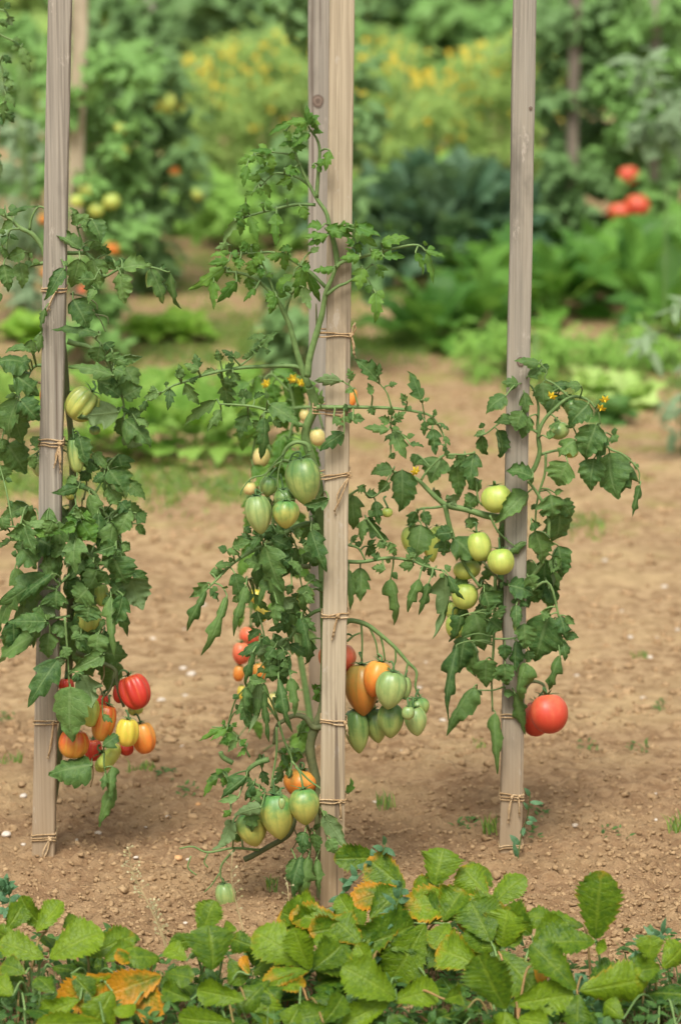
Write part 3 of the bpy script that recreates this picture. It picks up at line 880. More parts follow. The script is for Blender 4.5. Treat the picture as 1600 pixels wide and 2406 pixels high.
c.leaves('C', [(808, 1150, 925, 1335, 82, 1), (830, 1280, 875, 1360, 62, 1), (710, 1240, 690, 1330, 65), (760, 1250, 770, 1350, 65), (690, 1370, 640, 1590, 85, 2), (730, 1370, 690, 1610, 95, 2), (770, 1380, 785, 1560, 60, 2), (660, 1380, 625, 1500, 60)], 'round', dep=(-0.07, -0.045))
c.leaves('C', [(650, 830, 700, 850, 65), (600, 850, 620, 930, 65), (935, 1040, 955, 960, 42), (760, 500, 790, 470, 55), (770, 520, 790, 560, 50), (690, 720, 720, 760, 50)], 'round', dep=(0.05, 0.09), mat='tomnew')
c.leaves('B', [(1000, 970, 1000, 1150, 115), (1160, 1030, 1190, 1285, 82, 2), (1030, 710, 1150, 830, 92), (1020, 720, 1010, 850, 65), (960, 590, 970, 780, 115), (1080, 620, 1100, 750, 65), (1030, 590, 1090, 590, 62),
               (990, 545, 1030, 570, 52), (1160, 840, 1190, 910, 55), (1280, 960, 1200, 960, 62), (1130, 980, 1060, 970, 55), (1040, 860, 1080, 900, 80), (1100, 830, 1130, 870, 62), (940, 980, 950, 1200, 62),
               (1330, 960, 1380, 900, 45), (1290, 900, 1250, 860, 48), (1240, 930, 1290, 890, 45), (1390, 980, 1350, 1010, 60), (1100, 930, 1060, 900, 60), (950, 830, 990, 800, 50)], 'cut', dep=(0.02, 0.06))
c.leaves('B', [(1310, 1030, 1240, 1210, 70, 2), (1360, 1050, 1310, 1230, 50, 2), (1440, 1000, 1430, 1340, 95, 2), (1460, 1010, 1540, 1150, 62)], 'cut', curl=(1.5, 2.2), dep=(0.0, 0.03), hook=(.1, .5))
fl = []
for _ in range(34):
    x, y = R(590, 735), R(1180, 1690)
    a = R(0.1, 3.0); q = R(34, 66)
    fl.append((x, y, x + math.cos(a) * q, y + abs(math.sin(a)) * q, R(20, 36)))
for _ in range(12):
    x, y = R(520, 720), R(1750, 1930)
    a = R(0.1, 3.0); q = R(28, 50)
    fl.append((x, y, x + math.cos(a) * q, y + abs(math.sin(a)) * q, R(16, 30)))
c.leaves('X', fl, 'cut', dep=(0.02, 0.06))
fl = []
for _ in range(16):       # long drooping leaves left of the post
    x, y = R(580, 725), R(1180, 1640)
    q = R(60, 100)
    fl.append((x, y, x + R(-.5, .25) * q, y + q, R(26, 40)))
c.leaves('X', fl, 'cut', dep=(-0.03, 0.03))
c.join = 40
c.over = (0.035, 0.07)
c.grow(0.5)
# fruits of the centre plant
c.fruit('B', 702, 505, 96, 126, 'gs', 'heart', 8, -0.035, 9, (630, 410), 0.04)
c.fruit('B', 465, 682, 74, 102, 'gp', 'heart', 8, -0.045, 9, (480, 580))
c.fruit('B', 608, 684, 70, 74, 'gy', 'heart', 0, -0.050, 8, (575, 560))
c.fruit('B', 605, 610, 60, 60, 'gs', 'heart', 10, -0.015, 7, (580, 480))
c.fruit('B', 520, 540, 50, 52, 'gs', 'heart', -10, -0.005, 7, (560, 450))
c.fruit('C', 690, 985, 96, 80, 'or', 'heart', -8, 0.035, 7, (690, 900))
c.fruit('C', 705, 1100, 86, 98, 'gy', 'heart', 5, -0.045, 7, (660, 900), 0.06)
c.fruit('C', 565, 1150, 90, 122, 'gy', 'heart', 8, -0.035, 7, (560, 960), 0.05)
c.fruit('C', 428, 1220, 84, 94, 'gy', 'heart', 16, -0.020, 7, (470, 1060))
c.fruit('C', 345, 1240, 44, 55, 'gp', 'heart', 10, 0.02, 6, (400, 1120))
c.fruit('C', 587, 1090, 20, 32, 'gp', 'heart', 0, -0.085, 5, (600, 1010))
c.fruit('C', 292, 1580, 56, 78, 'gp', 'heart', 10, 0.0, 6, (285, 1510))
c.fruit('C', 880, 330, 102, 92, 'pk', 'heart', -5, 0.085, 7, (960, 215))
c.fruit('C', 1012, 480, 100, 138, 'os', 'heart', 2, 0.055, 8, (1008, 300), 0.05)
c.fruit('C', 1088, 428, 74, 98, 'or', 'heart', -14, 0.030, 6, (1100, 320))
c.fruit('C', 1160, 486, 82, 102, 'gp', 'heart', -8, 0.010, 8, (1150, 350))
c.fruit('C', 1236, 480, 34, 62, 'gp', 'heart', 0, 0.05, 6, (1240, 400))
c.fruit('C', 1158, 648, 74, 92, 'gs', 'heart', 0, 0.035, 7, (1230, 540))
c.fruit('C', 1252, 615, 34, 38, 'gp', 'round', 0, -0.005, 5, (1270, 540))
c.fruit('C', 1305, 585, 62, 54, 'gs', 'heart', 10, 0.045, 6, (1300, 500))
c.fruit('C', 1290, 655, 58, 76, 'gp', 'heart', 8, 0.025, 6, (1300, 540))
c.fruit('C', 982, 700, 68, 118, 'gs', 'heart', 6, 0.055, 7, (1000, 570))
c.fruit('C', 1080, 675, 62, 92, 'gs', 'heart', 10, 0.07, 7, (1090, 560))
c.fruit('C', 1040, 590, 44, 44, 'gy', 'round', 0, 0.08, 6, None)
c.fruit('G', 22, 905, 28, 26, 'yg', 'round', 0, 0.06, 5, (15, 820))

# ------------------------------------------------------------------ plant on the grey stake behind
b2 = Plant('tomato_plant', 5.62, (742, 1735), 'softly blurred tomato plant with small cream and pink fruit on the grey middle stake', TG, stake=None, mats=('tomnew',), default=(-0.05, 0.06))
b2.stem('X', [(735, 1735), (715, 1600), (690, 1480), (640, 1380), (640, 1250), (660, 1100), (690, 980), (680, 900)], .006, .002, 0.0, 'main_stem')
b2.stem('X', [(640, 1250), (600, 1330), (590, 1450), (590, 1560)], .003, .0015, 0.0, 'truss')
b2.stem('X', [(660, 1100), (610, 1020), (590, 1080)], .003, .0015, 0.0, 'truss')
b2.stem('X', [(680, 960), (740, 960), (760, 1010)], .003, .0015, 0.0, 'truss')
b2.stem('X', [(680, 920), (640, 880), (620, 890)], .002, .0012, 0.0, 'branch')
lst = []
for _ in range(52):
    x, y = R(575, 715), R(870, 1330)
    a = R(0.2, 2.9)
    l = R(40, 75)
    lst.append((x, y, x + math.cos(a) * l, y + abs(math.sin(a)) * l, R(26, 44)))
for _ in range(18):
    x, y = R(560, 720), R(1330, 1830)
    a = R(0.2, 2.9)
    l = R(40, 70)
    lst.append((x, y, x + math.cos(a) * l, y + abs(math.sin(a)) * l, R(24, 40)))
for _ in range(9):
    x, y = R(655, 725), R(1700, 1860)
    a = R(0, 6.28); l = R(30, 50)
    lst.append((x, y, x + math.cos(a) * l, y + math.sin(a) * l * .7, R(24, 36)))
b2.leaves('X', lst, 'round')
b2.join = 30
b2.grow(0.2)
for (x, y, rx, ry, mt) in [(708, 170, 28, 33, 'cr'), (775, 285, 42, 47, 'cr'), (480, 390, 45, 55, 'cr'), (420, 555, 33, 35, 'cr'), (455, 1120, 42, 40, 'ye'), (485, 1210, 36, 46, 'ye'),
                           (420, 1330, 56, 52, 'pk'), (375, 1420, 50, 62, 'pk'), (362, 1525, 32, 47, 'or'), (468, 1520, 36, 52, 'or'), (545, 1680, 40, 54, 'cr'), (378, 1630, 24, 42, 'ye'),
                           (955, 80, 28, 56, 'or')]:
    b2.fruit('B', x, y, rx, ry, mt, 'round', R(-15, 15), R(-0.03, 0.03) - 0.04, 6, None)
for (x, y) in [(508, 1575), (650, 1550), (685, 1570), (640, 1545)]:
    b2.flower('A', x, y, 30, -0.05)

# ------------------------------------------------------------------ left tomato plant
l = Plant('tomato_plant', 5.145, (118, 2000), 'bushy broad leaved tomato plant with red and yellow ribbed fruit on the left stake', TG, stake=(85, 170), mats=('tom',), default=(-0.07, 0.02))
l.over = (-0.085, -0.035)
l.wf = 1.42
l.stem('F', [(330, 1650), (400, 1300), (450, 900), (500, 500), (520, 200), (520, -100), (530, -600), (540, -1000), (530, -1300), (500, -1600), (470, -2000), (400, -2500), (345, -2900)], .0065, .004, 0.035, 'main_stem', 'oldstem')
l.stem('D', [(420, 720), (345, 650), (310, 560), (240, 470), (160, 430), (80, 360), (0, 310)], .0042, .0028, 0.035)
l.stem('D', [(220, 440), (240, 340), (290, 268), (345, 300), (330, 360)], .0022, .001, 0.035, 'branch')
l.stem('D', [(420, 660), (340, 680), (200, 710), (80, 770), (0, 800)], .003, .002, 0.035)
l.stem('D', [(150, 430), (70, 450), (50, 600), (30, 690)], .002, .001, 0.0)
l.stem('D', [(420, 600), (520, 610), (640, 615), (700, 690), (770, 780), (900, 720), (1090, 710), (1240, 750)], .0032, .0012, 0.03, dy1=-0.03)
l.stem('D', [(630, 610), (590, 480), (550, 350)], .0022, .001, 0.0)
l.stem('D', [(520, 910), (640, 940), (700, 1050), (740, 1100), (780, 1190)], .0014, .0008, 0.0, 'truss', 'oldstem')
l.stem('D', [(640, 935), (710, 980), (720, 1030)], .0012, .0008, 0.0, 'truss', 'oldstem')
l.stem('D', [(700, 1060), (790, 1080), (800, 1130)], .0012, .0007, 0.0, 'truss', 'oldstem')
l.stem('D', [(500, 1260), (560, 1280), (650, 1300), (760, 1370), (830, 1470), (880, 1600), (910, 1700), (920, 1800)], .0042, .0014, 0.02)
l.stem('D', [(690, 1220), (770, 1310), (820, 1450)], .002, .0012, 0.0)
l.stem('D', [(330, 1440), (270, 1440), (230, 1480), (130, 1660)], .0028, .0014, 0.02)
l.stem('D', [(330, 1570), (270, 1560)], .0024, .0016, 0.02, mat='drystem')
l.stem('E', [(520, 560), (620, 610), (700, 660), (760, 780), (840, 900), (870, 1000)], .0045, .0016, 0.0)
l.stem('E', [(700, 660), (740, 590), (770, 510)], .002, .001, 0.0)
l.stem('E', [(620, 700), (640, 600), (640, 540)], .0016, .001, 0.0, mat='oldstem')
l.stem('E', [(500, 960), (350, 900), (230, 950), (100, 900), (0, 930)], .0028, .0012, -0.05)
l.stem('E', [(540, 1070), (640, 1100), (710, 1170), (740, 1230)], .0022, .001, -0.05)
l.stem('E', [(520, 1250), (440, 1330), (420, 1370)], .002, .0012, -0.05)
l.stem('E', [(530, 1500), (650, 1440), (780, 1400), (830, 1410)], .0026, .0012, -0.02)
l.stem('E', [(520, 1560), (380, 1580), (300, 1600)], .002, .0012, -0.05)
l.stem('F', [(520, 150), (600, 120), (760, 130)], .002, .0012, -0.03)
l.stem('F', [(480, 0), (500, 250), (515, 520)], .002, .001, -0.06)
l.stem('F', [(560, 260), (740, 330), (845, 385), (860, 460), (880, 560), (915, 660)], .0036, .0022, -0.01, 'truss', 'oldstem')
l.stem('F', [(850, 400), (820, 520), (770, 580), (740, 520)], .0022, .0012, -0.01, 'truss', 'oldstem')
l.stem('F', [(760, 300), (770, 420), (745, 500)], .0011, .0009, 0.0, 'truss', 'drystem')
l.stem('F', [(770, 1000), (770, 1100), (800, 1200)], .0016, .001, -0.06)
l.stem('F', [(680, 1060), (690, 1160), (670, 1250)], .0011, .0009, 0.0, 'truss', 'drystem')
DL = [(570, 410, 540, 280, 85), (580, 330, 700, 420, 85), (680, 360, 750, 520, 115), (610, 420, 650, 440, 65), (600, 580, 400, 450, 105), (700, 520, 720, 590, 75), (790, 620, 790, 545, 80), (590, 650, 530, 860, 120),
      (480, 720, 340, 945, 85), (690, 650, 740, 865, 120), (700, 800, 580, 800, 85), (830, 650, 800, 730, 125), (880, 650, 910, 690, 55), (905, 720, 1110, 700, 150), (890, 760, 920, 970, 120), (1110, 720, 1210, 960, 140),
      (1190, 730, 1230, 720, 55), (700, 870, 660, 980, 55), (540, 950, 650, 1160, 160), (740, 1210, 400, 1180, 85), (50, 330, 260, 260, 55), (190, 600, 60, 650, 85), (150, 680, 170, 860, 95), (30, 690, 70, 885, 105),
      (220, 640, 240, 610, 45), (-20, 900, 10, 960, 65), (300, 1200, 290, 1340, 75), (200, 1310, 50, 1335, 70), (230, 1250, 250, 1350, 95), (200, 1420, -30, 1420, 165), (100, 1510, 290, 1650, 205), (140, 1420, 220, 1400, 105),
      (140, 1680, 60, 1960, 200), (150, 1690, 290, 1840, 135), (780, 1270, 830, 1330, 95), (740, 1300, 720, 1420, 115), (830, 1340, 850, 1420, 85), (900, 1390, 1045, 1375, 65), (840, 1510, 530, 1440, 115), (860, 1390, 950, 1430, 85),
      (930, 1450, 1010, 1600, 125), (840, 1460, 930, 1500, 95), (880, 1520, 930, 1590, 85), (890, 1670, 780, 1590, 115), (910, 1670, 1040, 1600, 135), (880, 1780, 590, 1820, 180), (950, 1820, 1040, 1780, 105),
      (60, 480, 20, 560, 60), (100, 380, 20, 430, 60), (60, 640, 0, 560, 60)]
l.leaves('D', DL, 'round', curl=(0.4, 1.1))
l.leaves('D', [(1250, 750, 1310, 1055, 75, 2), (340, 1010, 290, 1200, 60, 2)], 'cut', hook=(.3, .6))
EL = [(920, 110, 1110, 300, 190), (1000, 110, 1090, 170, 65), (80, 0, 160, 270, 195), (20, 250, 10, 360, 95), (60, 290, 190, 500, 175), (240, 300, 300, 240, 65), (250, 330, 295, 330, 34), (230, 380, 260, 480, 65), (0, 450, 40, 560, 115),
      (590, 230, 640, 440, 105), (690, 360, 790, 470, 85), (640, 420, 740, 470, 105), (800, 480, 930, 680, 200), (940, 570, 1070, 690, 85), (800, 600, 880, 740, 125), (570, 540, 490, 585, 55), (660, 490, 590, 560, 85),
      (580, 610, 400, 655, 65), (770, 520, 690, 570, 65), (890, 720, 950, 790, 95), (960, 770, 880, 950, 155), (1000, 800, 1070, 870, 95), (1020, 880, 1070, 960, 65)]
l.leaves('E', EL, 'round', curl=(0.5, 1.3))
l.leaves('E', [(580, 850, 490, 830, 75), (590, 840, 560, 760, 85), (600, 860, 700, 1010, 125), (560, 890, 450, 920, 85), (620, 840, 660, 800, 85), (350, 870, 180, 860, 65), (240, 940, 460, 960, 65), (240, 930, 340, 970, 85)], 'round', mat='tomnew', dep=(-0.1, -0.07))
EL2 = [(400, 860, 340, 960, 95), (800, 860, 720, 1050, 125), (220, 940, 60, 960, 105), (210, 960, 80, 1000, 65), (180, 1000, 140, 1100, 85), (20, 830, 40, 930, 85), (80, 1000, 0, 1060, 75), (260, 990, 420, 1080, 165), (520, 1060, 360, 1100, 95),
       (160, 1060, 270, 1200, 195), (500, 1100, 560, 1170, 125), (850, 1040, 700, 1090, 95), (900, 1020, 960, 1070, 75), (860, 1060, 860, 1110, 85), (620, 1140, 490, 1300, 95), (900, 1150, 740, 1170, 115), (690, 1160, 640, 1190, 75),
       (720, 1220, 640, 1370, 115), (790, 1240, 730, 1310, 95), (840, 1130, 930, 1320, 200), (980, 1230, 1090, 1330, 125), (960, 1280, 1050, 1500, 175), (920, 1340, 830, 1390, 125), (430, 1190, 300, 1200, 155), (350, 1250, 0, 1480, 185),
       (270, 1380, 180, 1540, 145), (420, 1370, 430, 1510, 190), (650, 1360, 560, 1450, 155), (660, 1480, 640, 1600, 150), (300, 1490, 400, 1560, 165), (340, 1600, 80, 1600, 115), (280, 1660, 20, 1720, 145), (260, 1700, 0, 1880, 190),
       (370, 1680, 360, 1860, 135), (430, 1590, 490, 1740, 125), (600, 1690, 600, 1740, 105), (560, 1740, 660, 1810, 85), (730, 1690, 730, 1860, 125), (740, 1600, 780, 1620, 65), (800, 1410, 790, 1550, 85)]
l.leaves('E', EL2, 'round', curl=(0.5, 1.3), dep=(-0.09, -0.035))
l.leaves('E', [(820, 1410, 840, 1880, 110, 2), (390, 1250, 130, 1470, 80, 2)], 'cut', dep=(-0.09, -0.05))
l.leaves('F', [(430, 310, 220, 640, 175), (520, 510, 520, 900, 215), (600, 420, 690, 650, 185), (770, 270, 540, 390, 115), (560, 410, 600, 460, 85), (420, 300, 440, 380, 90), (680, 1090, 380, 1160, 195), (760, 950, 890, 860, 105), (760, 720, 830, 770, 65), (470, 230, 500, 300, 75)], 'round', curl=(0.4, 1.0), dep=(-0.1, -0.065))
l.leaves('F', [(840, 1250, 740, 1530, 85, 2), (830, 1100, 830, 1340, 80, 2), (780, 1160, 760, 1270, 60)], 'round', dep=(-0.08, -0.05))
fl = []
for _ in range(48):       # inner leaves behind the outer ones
    x, y = R(60, 290), R(1180, 1560)
    a = R(0.1, 3.0); q = R(40, 70)
    fl.append((x, y, x + math.cos(a) * q, y + abs(math.sin(a)) * q, R(32, 54)))
for _ in range(10):
    x, y = R(150, 300), R(830, 1160)
    a = R(0.1, 3.0); q = R(35, 60)
    fl.append((x, y, x + math.cos(a) * q, y + abs(math.sin(a)) * q, R(28, 48)))
l.leaves('X', fl, 'round', dep=(0.0, 0.06))
fl = []
for _ in range(20):       # long drooping leaves over the stake
    x, y = R(20, 300), R(1130, 1470)
    q = R(70, 120)
    fl.append((x, y, x + R(-.45, .45) * q, y + q, R(34, 52)))
l.leaves('X', fl, 'cut', dep=(-0.085, -0.03), lob=3)
l.join = 44
l.grow(0.25)
l.fruit('D', 612, 1722, 122, 134, 'rg', 'rib', -38, -0.02, 9, (700, 1560), 0.26)
l.fruit('F', 990, 545, 112, 140, 'rd', 'rib', 22, -0.03, 7, (880, 430), 0.26, 0.25)
l.fruit('F', 940, 845, 84, 112, 'ye', 'rib', -4, -0.06, 7, (930, 690), 0.12)
l.fruit('F', 1058, 885, 90, 126, 'or', 'rib', 12, -0.02, 6, (990, 720), 0.18)
l.fruit('F', 772, 770, 90, 150, 'oy', 'rib', -14, -0.03, 7, (820, 580), 0.12)
l.fruit('F', 545, 930, 108, 114, 'oy', 'rib', -6, -0.05, 8, (560, 780), 0.14)
l.fruit('F', 672, 700, 66, 112, 'yg', 'rib', -4, -0.04, 7, (680, 560), 0.14)
l.fruit('F', 800, 1035, 124, 66, 'yg', 'rib', 50, -0.03, 6, (740, 950), 0.2, 0.1)
l.fruit('F', 760, 620, 52, 56, 'rd', 'rib', 0, 0.01, 6, (770, 560))
l.fruit('F', 690, 975, 66, 88, 'rd', 'rib', 0, 0.03, 7, (700, 860))
l.fruit('F', 490, 500, 56, 56, 'rd', 'rib', 0, 0.0, 7, (500, 420))
l.fruit('F', 935, 970, 56, 52, 'rd', 'rib', 0, -0.01, 7, None)
l.fruit('F', 880, 560, 46, 76, 'rd', 'rib', 0, 0.0, 6, None)
l.fruit('F', 1000, 680, 56, 46, 'yg', 'rib', 20, 0.01, 6, None)
l.fruit('E', 560, 370, 58, 134, 'gs', 'rib', 6, -0.02, 7, (550, 180), 0.12)
l.fruit('E', 650, 1570, 102, 112, 'rg', 'rib', 0, -0.03, 8, (620, 1430), 0.2)
l.fruit('E', 752, 1400, 54, 92, 'yg', 'rib', 4, -0.015, 7, (760, 1290), 0.12)
l.fruit('E', 520, 640, 42, 66, 'gy', 'rib', 0, -0.01, 6, None)
l.fruit('E', 290, 450, 54, 84, 'gp', 'rib', 8, 0.03, 7, (300, 350), 0.1)
l.fruit('E', 250, 1540, 52, 46, 'yg', 'rib', 0, -0.02, 7, None)
l.fruit('D', 330, 1660, 34, 62, 'or', 'rib', 0, 0.05, 6, None)
l.fruit('E', 700, 190, 40, 34, 'gs', 'rib', 0, 0.0, 6, None)

# ------------------------------------------------------------------ right tomato plant
r = Plant('tomato_plant', 5.165, (1190, 1990), 'low tomato plant with round yellow green fruit and a red tomato on the right stake', TG, stake=(1172, 1235), mats=('tom',), default=(-0.06, 0.02))
r.over = (-0.08, -0.035)
r.stem('H', [(640, 1530), (640, 1200), (640, 800), (650, 500), (620, 200), (630, -200), (660, -350), (740, -400)], .0055, .005, 0.035, 'main_stem', 'oldstem')
r.stem('G', [(620, 880), (740, 720), (790, 680), (822, 590), (815, 500), (840, 430), (890, 370), (980, 300), (1070, 310), (1130, 380), (1140, 440)], .0045, .0014, -0.02)
r.stem('G', [(812, 490), (812, 430), (815, 340), (780, 240), (720, 240)], .0028, .001, -0.02)
r.stem('G', [(980, 300), (900, 230), (850, 200), (860, 160), (820, 120)], .0018, .0009, -0.02)
r.stem('G', [(830, 600), (880, 585), (960, 570), (1050, 545)], .0022, .0014, -0.01)
r.stem('G', [(855, 600), (850, 700), (820, 800), (805, 880), (800, 960)], .0022, .0014, -0.02)
r.stem('G', [(1130, 440), (1180, 560), (1260, 600), (1340, 680), (1345, 750)], .002, .0009, -0.03)
r.stem('G', [(810, 485), (770, 460), (690, 420), (620, 430), (540, 490), (490, 500)], .002, .0009, -0.03)
r.stem('G', [(620, 935), (540, 920), (440, 890), (330, 865), (250, 800), (190, 740), (140, 715), (50, 690)], .0058, .002, -0.01)
r.stem('G', [(200, 735), (230, 690), (310, 610), (360, 600), (430, 600), (480, 590)], .002, .001, -0.02)
r.stem('G', [(325, 865), (345, 960), (370, 1040), (400, 1120), (440, 1200), (510, 1300)], .004, .002, -0.02)
r.stem('G', [(330, 870), (270, 880), (190, 890), (170, 950)], .0022, .0014, -0.01)
r.stem('G', [(540, 880), (500, 840), (490, 750), (480, 720)], .0016, .001, -0.02)
r.stem('G', [(560, 920), (600, 1000), (650, 1050), (700, 1090)], .0018, .001, -0.04)
r.stem('G', [(750, 1280), (840, 1160), (870, 1010), (860, 900), (800, 790), (760, 740)], .003, .002, -0.035)
r.stem('H', [(590, 120), (585, 300), (580, 500), (570, 650), (575, 830)], .0028, .0014, -0.03)
r.stem('H', [(620, 150), (540, 60), (500, 30)], .0022, .0014, -0.03, 'truss', 'oldstem')
r.stem('H', [(640, 700), (580, 720), (490, 720)], .0014, .001, -0.04)
r.stem('H', [(740, 720), (780, 675), (840, 690), (850, 740)], .0028, .002, -0.02, 'truss', 'oldstem')
r.stem('H', [(720, 250), (860, 150), (920, 320), (930, 450)], .0024, .0012, -0.04)
r.stem('H', [(585, 450), (660, 450), (720, 440)], .0016, .001, -0.05)
GL = [(820, 120, 700, 100, 55), (830, 130, 860, 170, 55), (760, 190, 850, 150, 60), (710, 230, 630, 220, 65), (645, 290, 540, 375, 88), (740, 270, 740, 390, 80), (840, 220, 845, 340, 95), (920, 280, 870, 390, 115), (960, 280, 970, 370, 75),
      (1040, 240, 970, 240, 65), (730, 370, 700, 470, 95), (770, 400, 730, 510, 85), (680, 420, 590, 430, 65), (600, 470, 620, 610, 100), (520, 500, 545, 605, 65), (530, 490, 480, 500, 40), (1080, 330, 980, 440, 115), (1120, 440, 1060, 620, 135),
      (1150, 480, 1130, 640, 75), (1110, 620, 1090, 780, 115), (1200, 500, 1230, 530, 55), (1190, 590, 1230, 820, 175), (1290, 650, 1240, 800, 135), (1320, 660, 1345, 665, 40), (1010, 520, 920, 600, 115), (860, 510, 900, 490, 55),
      (970, 640, 920, 760, 135), (785, 720, 650, 690, 115), (760, 800, 600, 950, 115), (780, 870, 800, 885, 42), (840, 890, 840, 930, 42), (880, 810, 890, 940, 145), (900, 800, 945, 790, 34), (940, 840, 990, 930, 85), (930, 910, 900, 1060, 155),
      (920, 1080, 940, 1240, 115), (780, 960, 800, 1000, 75), (800, 1000, 840, 1170, 135), (850, 1150, 870, 1330, 155), (870, 1160, 930, 1200, 95), (480, 590, 460, 770, 95), (430, 600, 420, 680, 85), (390, 640, 400, 820, 85), (370, 810, 380, 870, 85),
      (510, 740, 450, 780, 65), (490, 820, 430, 870, 75), (310, 620, 250, 740, 135), (180, 600, 160, 660, 65), (100, 680, 90, 890, 135), (50, 680, -60, 700, 75), (270, 790, 310, 840, 55), (200, 970, 170, 1140, 135), (360, 1010, 270, 1020, 75),
      (330, 1050, 320, 1130, 95), (450, 930, 460, 990, 85), (370, 1040, 480, 1150, 155), (210, 900, 240, 970, 55), (170, 900, 130, 970, 65), (400, 1220, 440, 1280, 90), (20, 740, -20, 800, 60), (880, 250, 1000, 230, 50), (1000, 460, 980, 420, 60), (930, 430, 870, 460, 50)]
r.leaves('G', GL, 'round', curl=(0.4, 1.0))
r.leaves('G', [(1350, 760, 1310, 920, 50, 2), (750, 1060, 640, 1140, 46, 2)], 'round')
HL = [(530, 200, 560, 300, 145), (660, 170, 790, 210, 115), (480, 310, 530, 500, 175), (560, 350, 620, 400, 105), (430, 440, 400, 620, 105), (470, 470, 480, 640, 115), (540, 560, 540, 700, 115), (700, 270, 690, 400, 75), (740, 370, 740, 500, 105),
      (640, 480, 640, 560, 65), (640, 580, 650, 690, 85), (640, 720, 690, 750, 65), (850, 80, 880, 290, 145), (900, 20, 940, 100, 80), (870, 330, 800, 560, 185), (930, 330, 960, 440, 105), (830, 310, 880, 330, 65), (950, 440, 1025, 440, 55),
      (960, 330, 1005, 370, 45), (940, 460, 960, 560, 75), (760, 510, 770, 570, 55), (600, 300, 620, 340, 60), (600, 620, 610, 670, 50), (760, 120, 800, 180, 80), (490, 720, 520, 745, 40)]
r.leaves('H', HL, 'round', curl=(0.5, 1.2))
r.leaves('H', [(410, 330, 360, 470, 65, 2), (390, 480, 320, 850, 85, 2), (480, 700, 330, 940, 80, 2), (700, 460, 700, 620, 62, 2), (750, 580, 720, 780, 80, 2), (690, 730, 745, 950, 80, 2), (590, 840, 600, 1145, 65, 2), (930, 540, 870, 720, 70, 2)], 'round', dep=(-0.08, -0.04))
fl = []
for _ in range(24):
    x, y = R(1090, 1300), R(1230, 1560)
    a = R(0.1, 3.0); q = R(40, 64)
    fl.append((x, y, x + math.cos(a) * q, y + abs(math.sin(a)) * q, R(28, 48)))
r.leaves('X', fl, 'round', dep=(0.0, 0.05))
r.join = 44
r.grow(0.25)
r.fruit('G', 598, 832, 80, 76, 'yg', 'round', 8, -0.03, 7, (560, 900), 0.03, 0.35)
r.fruit('G', 505, 1082, 66, 82, 'yg', 'round', 10, -0.02, 7, (470, 960), 0.03, 0.3)
r.fruit('G', 620, 1162, 74, 72, 'yg', 'round', 6, -0.06, 7, (610, 1040), 0.04, 0.4)
r.fruit('G', 158, 1050, 62, 84, 'yg', 'heart', 8, -0.005, 7, (180, 950))
r.fruit('G', 245, 1070, 48, 88, 'yg', 'heart', 10, 0.01, 7, (220, 950))
r.fruit('G', 290, 1020, 36, 50, 'yg', 'heart', 10, 0.03, 6, None)
r.fruit('G', 440, 1205, 72, 54, 'yg', 'round', 10, 0.0, 7, (440, 1140))
r.fruit('H', 430, 222, 68, 74, 'yg', 'round', 0, -0.005, 7, (480, 130))
r.fruit('H', 375, 385, 48, 66, 'yg', 'round', 8, 0.0, 7, (400, 290))
r.fruit('H', 360, 300, 36, 50, 'yg', 'round', 8, 0.03, 7, None)
r.fruit('G', 925, 475, 54, 46, 'gp', 'round', 20, -0.01, 6, (900, 420))
r.fruit('G', 985, 585, 42, 34, 'yg', 'round', 0, -0.01, 6, (1000, 540))
r.fruit('G', 990, 360, 34, 50, 'gs', 'round', 20, 0.0, 6, None)
r.fruit('H', 872, 842, 103, 109, 'rr', 'round', 8, -0.06, 6, (850, 730), 0.02, 0.45)
r.fruit('H', 805, 868, 80, 98, 'rr', 'round', -6, 0.01, 6, (840, 720), 0.03)
for (x, y) in [(885, 295), (1165, 315), (1145, 360), (172, 690)]:
    r.flower('G', x, y, 30, -0.05)

# left edge sprigs of a plant whose stake stands just outside the picture
e = Plant('tomato_plant', 5.5, P(-75, 1900, 5.5) * 1.0, 'thin tomato shoots reaching in at the upper left corner', TG, None, ('tom',), (-0.05, 0.05))
e.base.z = 0; e.root.location = e.base
e.stem('X', [(-75, 1960), (-80, 1400), (-75, 800), (-60, 400), (-30, 200), (-25, 60), (-10, -40)], .006, .002, 0.0, 'main_stem')
e.stem('X', [(-20, 60), (0, 80), (30, 95), (50, 110)], .0022, .001, 0.0)
e.stem('X', [(-30, 180), (0, 150), (12, 200), (16, 280)], .002, .001, 0.0)
e.stem('X', [(-20, 20), (10, 25), (25, 40)], .002, .001, 0.0)
e.leaves('X', [(50, 110, 72, 172, 24), (30, 95, 50, 92, 18), (8, 130, 30, 150, 20), (12, 200, 35, 190, 20), (14, 220, 40, 250, 22), (10, 240, 5, 300, 22), (14, 20, 25, 5, 18), (20, 40, 30, 60, 22), (0, 50, 28, 54, 24), (8, 180, 22, 170, 18),
               (16, 265, 35, 290, 22), (0, 270, -20, 320, 34), (-20, 350, 5, 420, 40), (-40, 200, -20, 260, 40), (-50, 400, -30, 480, 40), (-60, 600, -20, 650, 45), (-70, 800, -30, 870, 45)], 'cut')
e.join = 36
e.grow(0.5)
# ------------------------------------------------------------------ strawberry bed in front
def PS(px, py, dy=0.0):
    Y = 4.66 - (min(max(py, 1990), 2500) - 1990) / 416 * 0.40 + dy
    return P(px, py, Y)


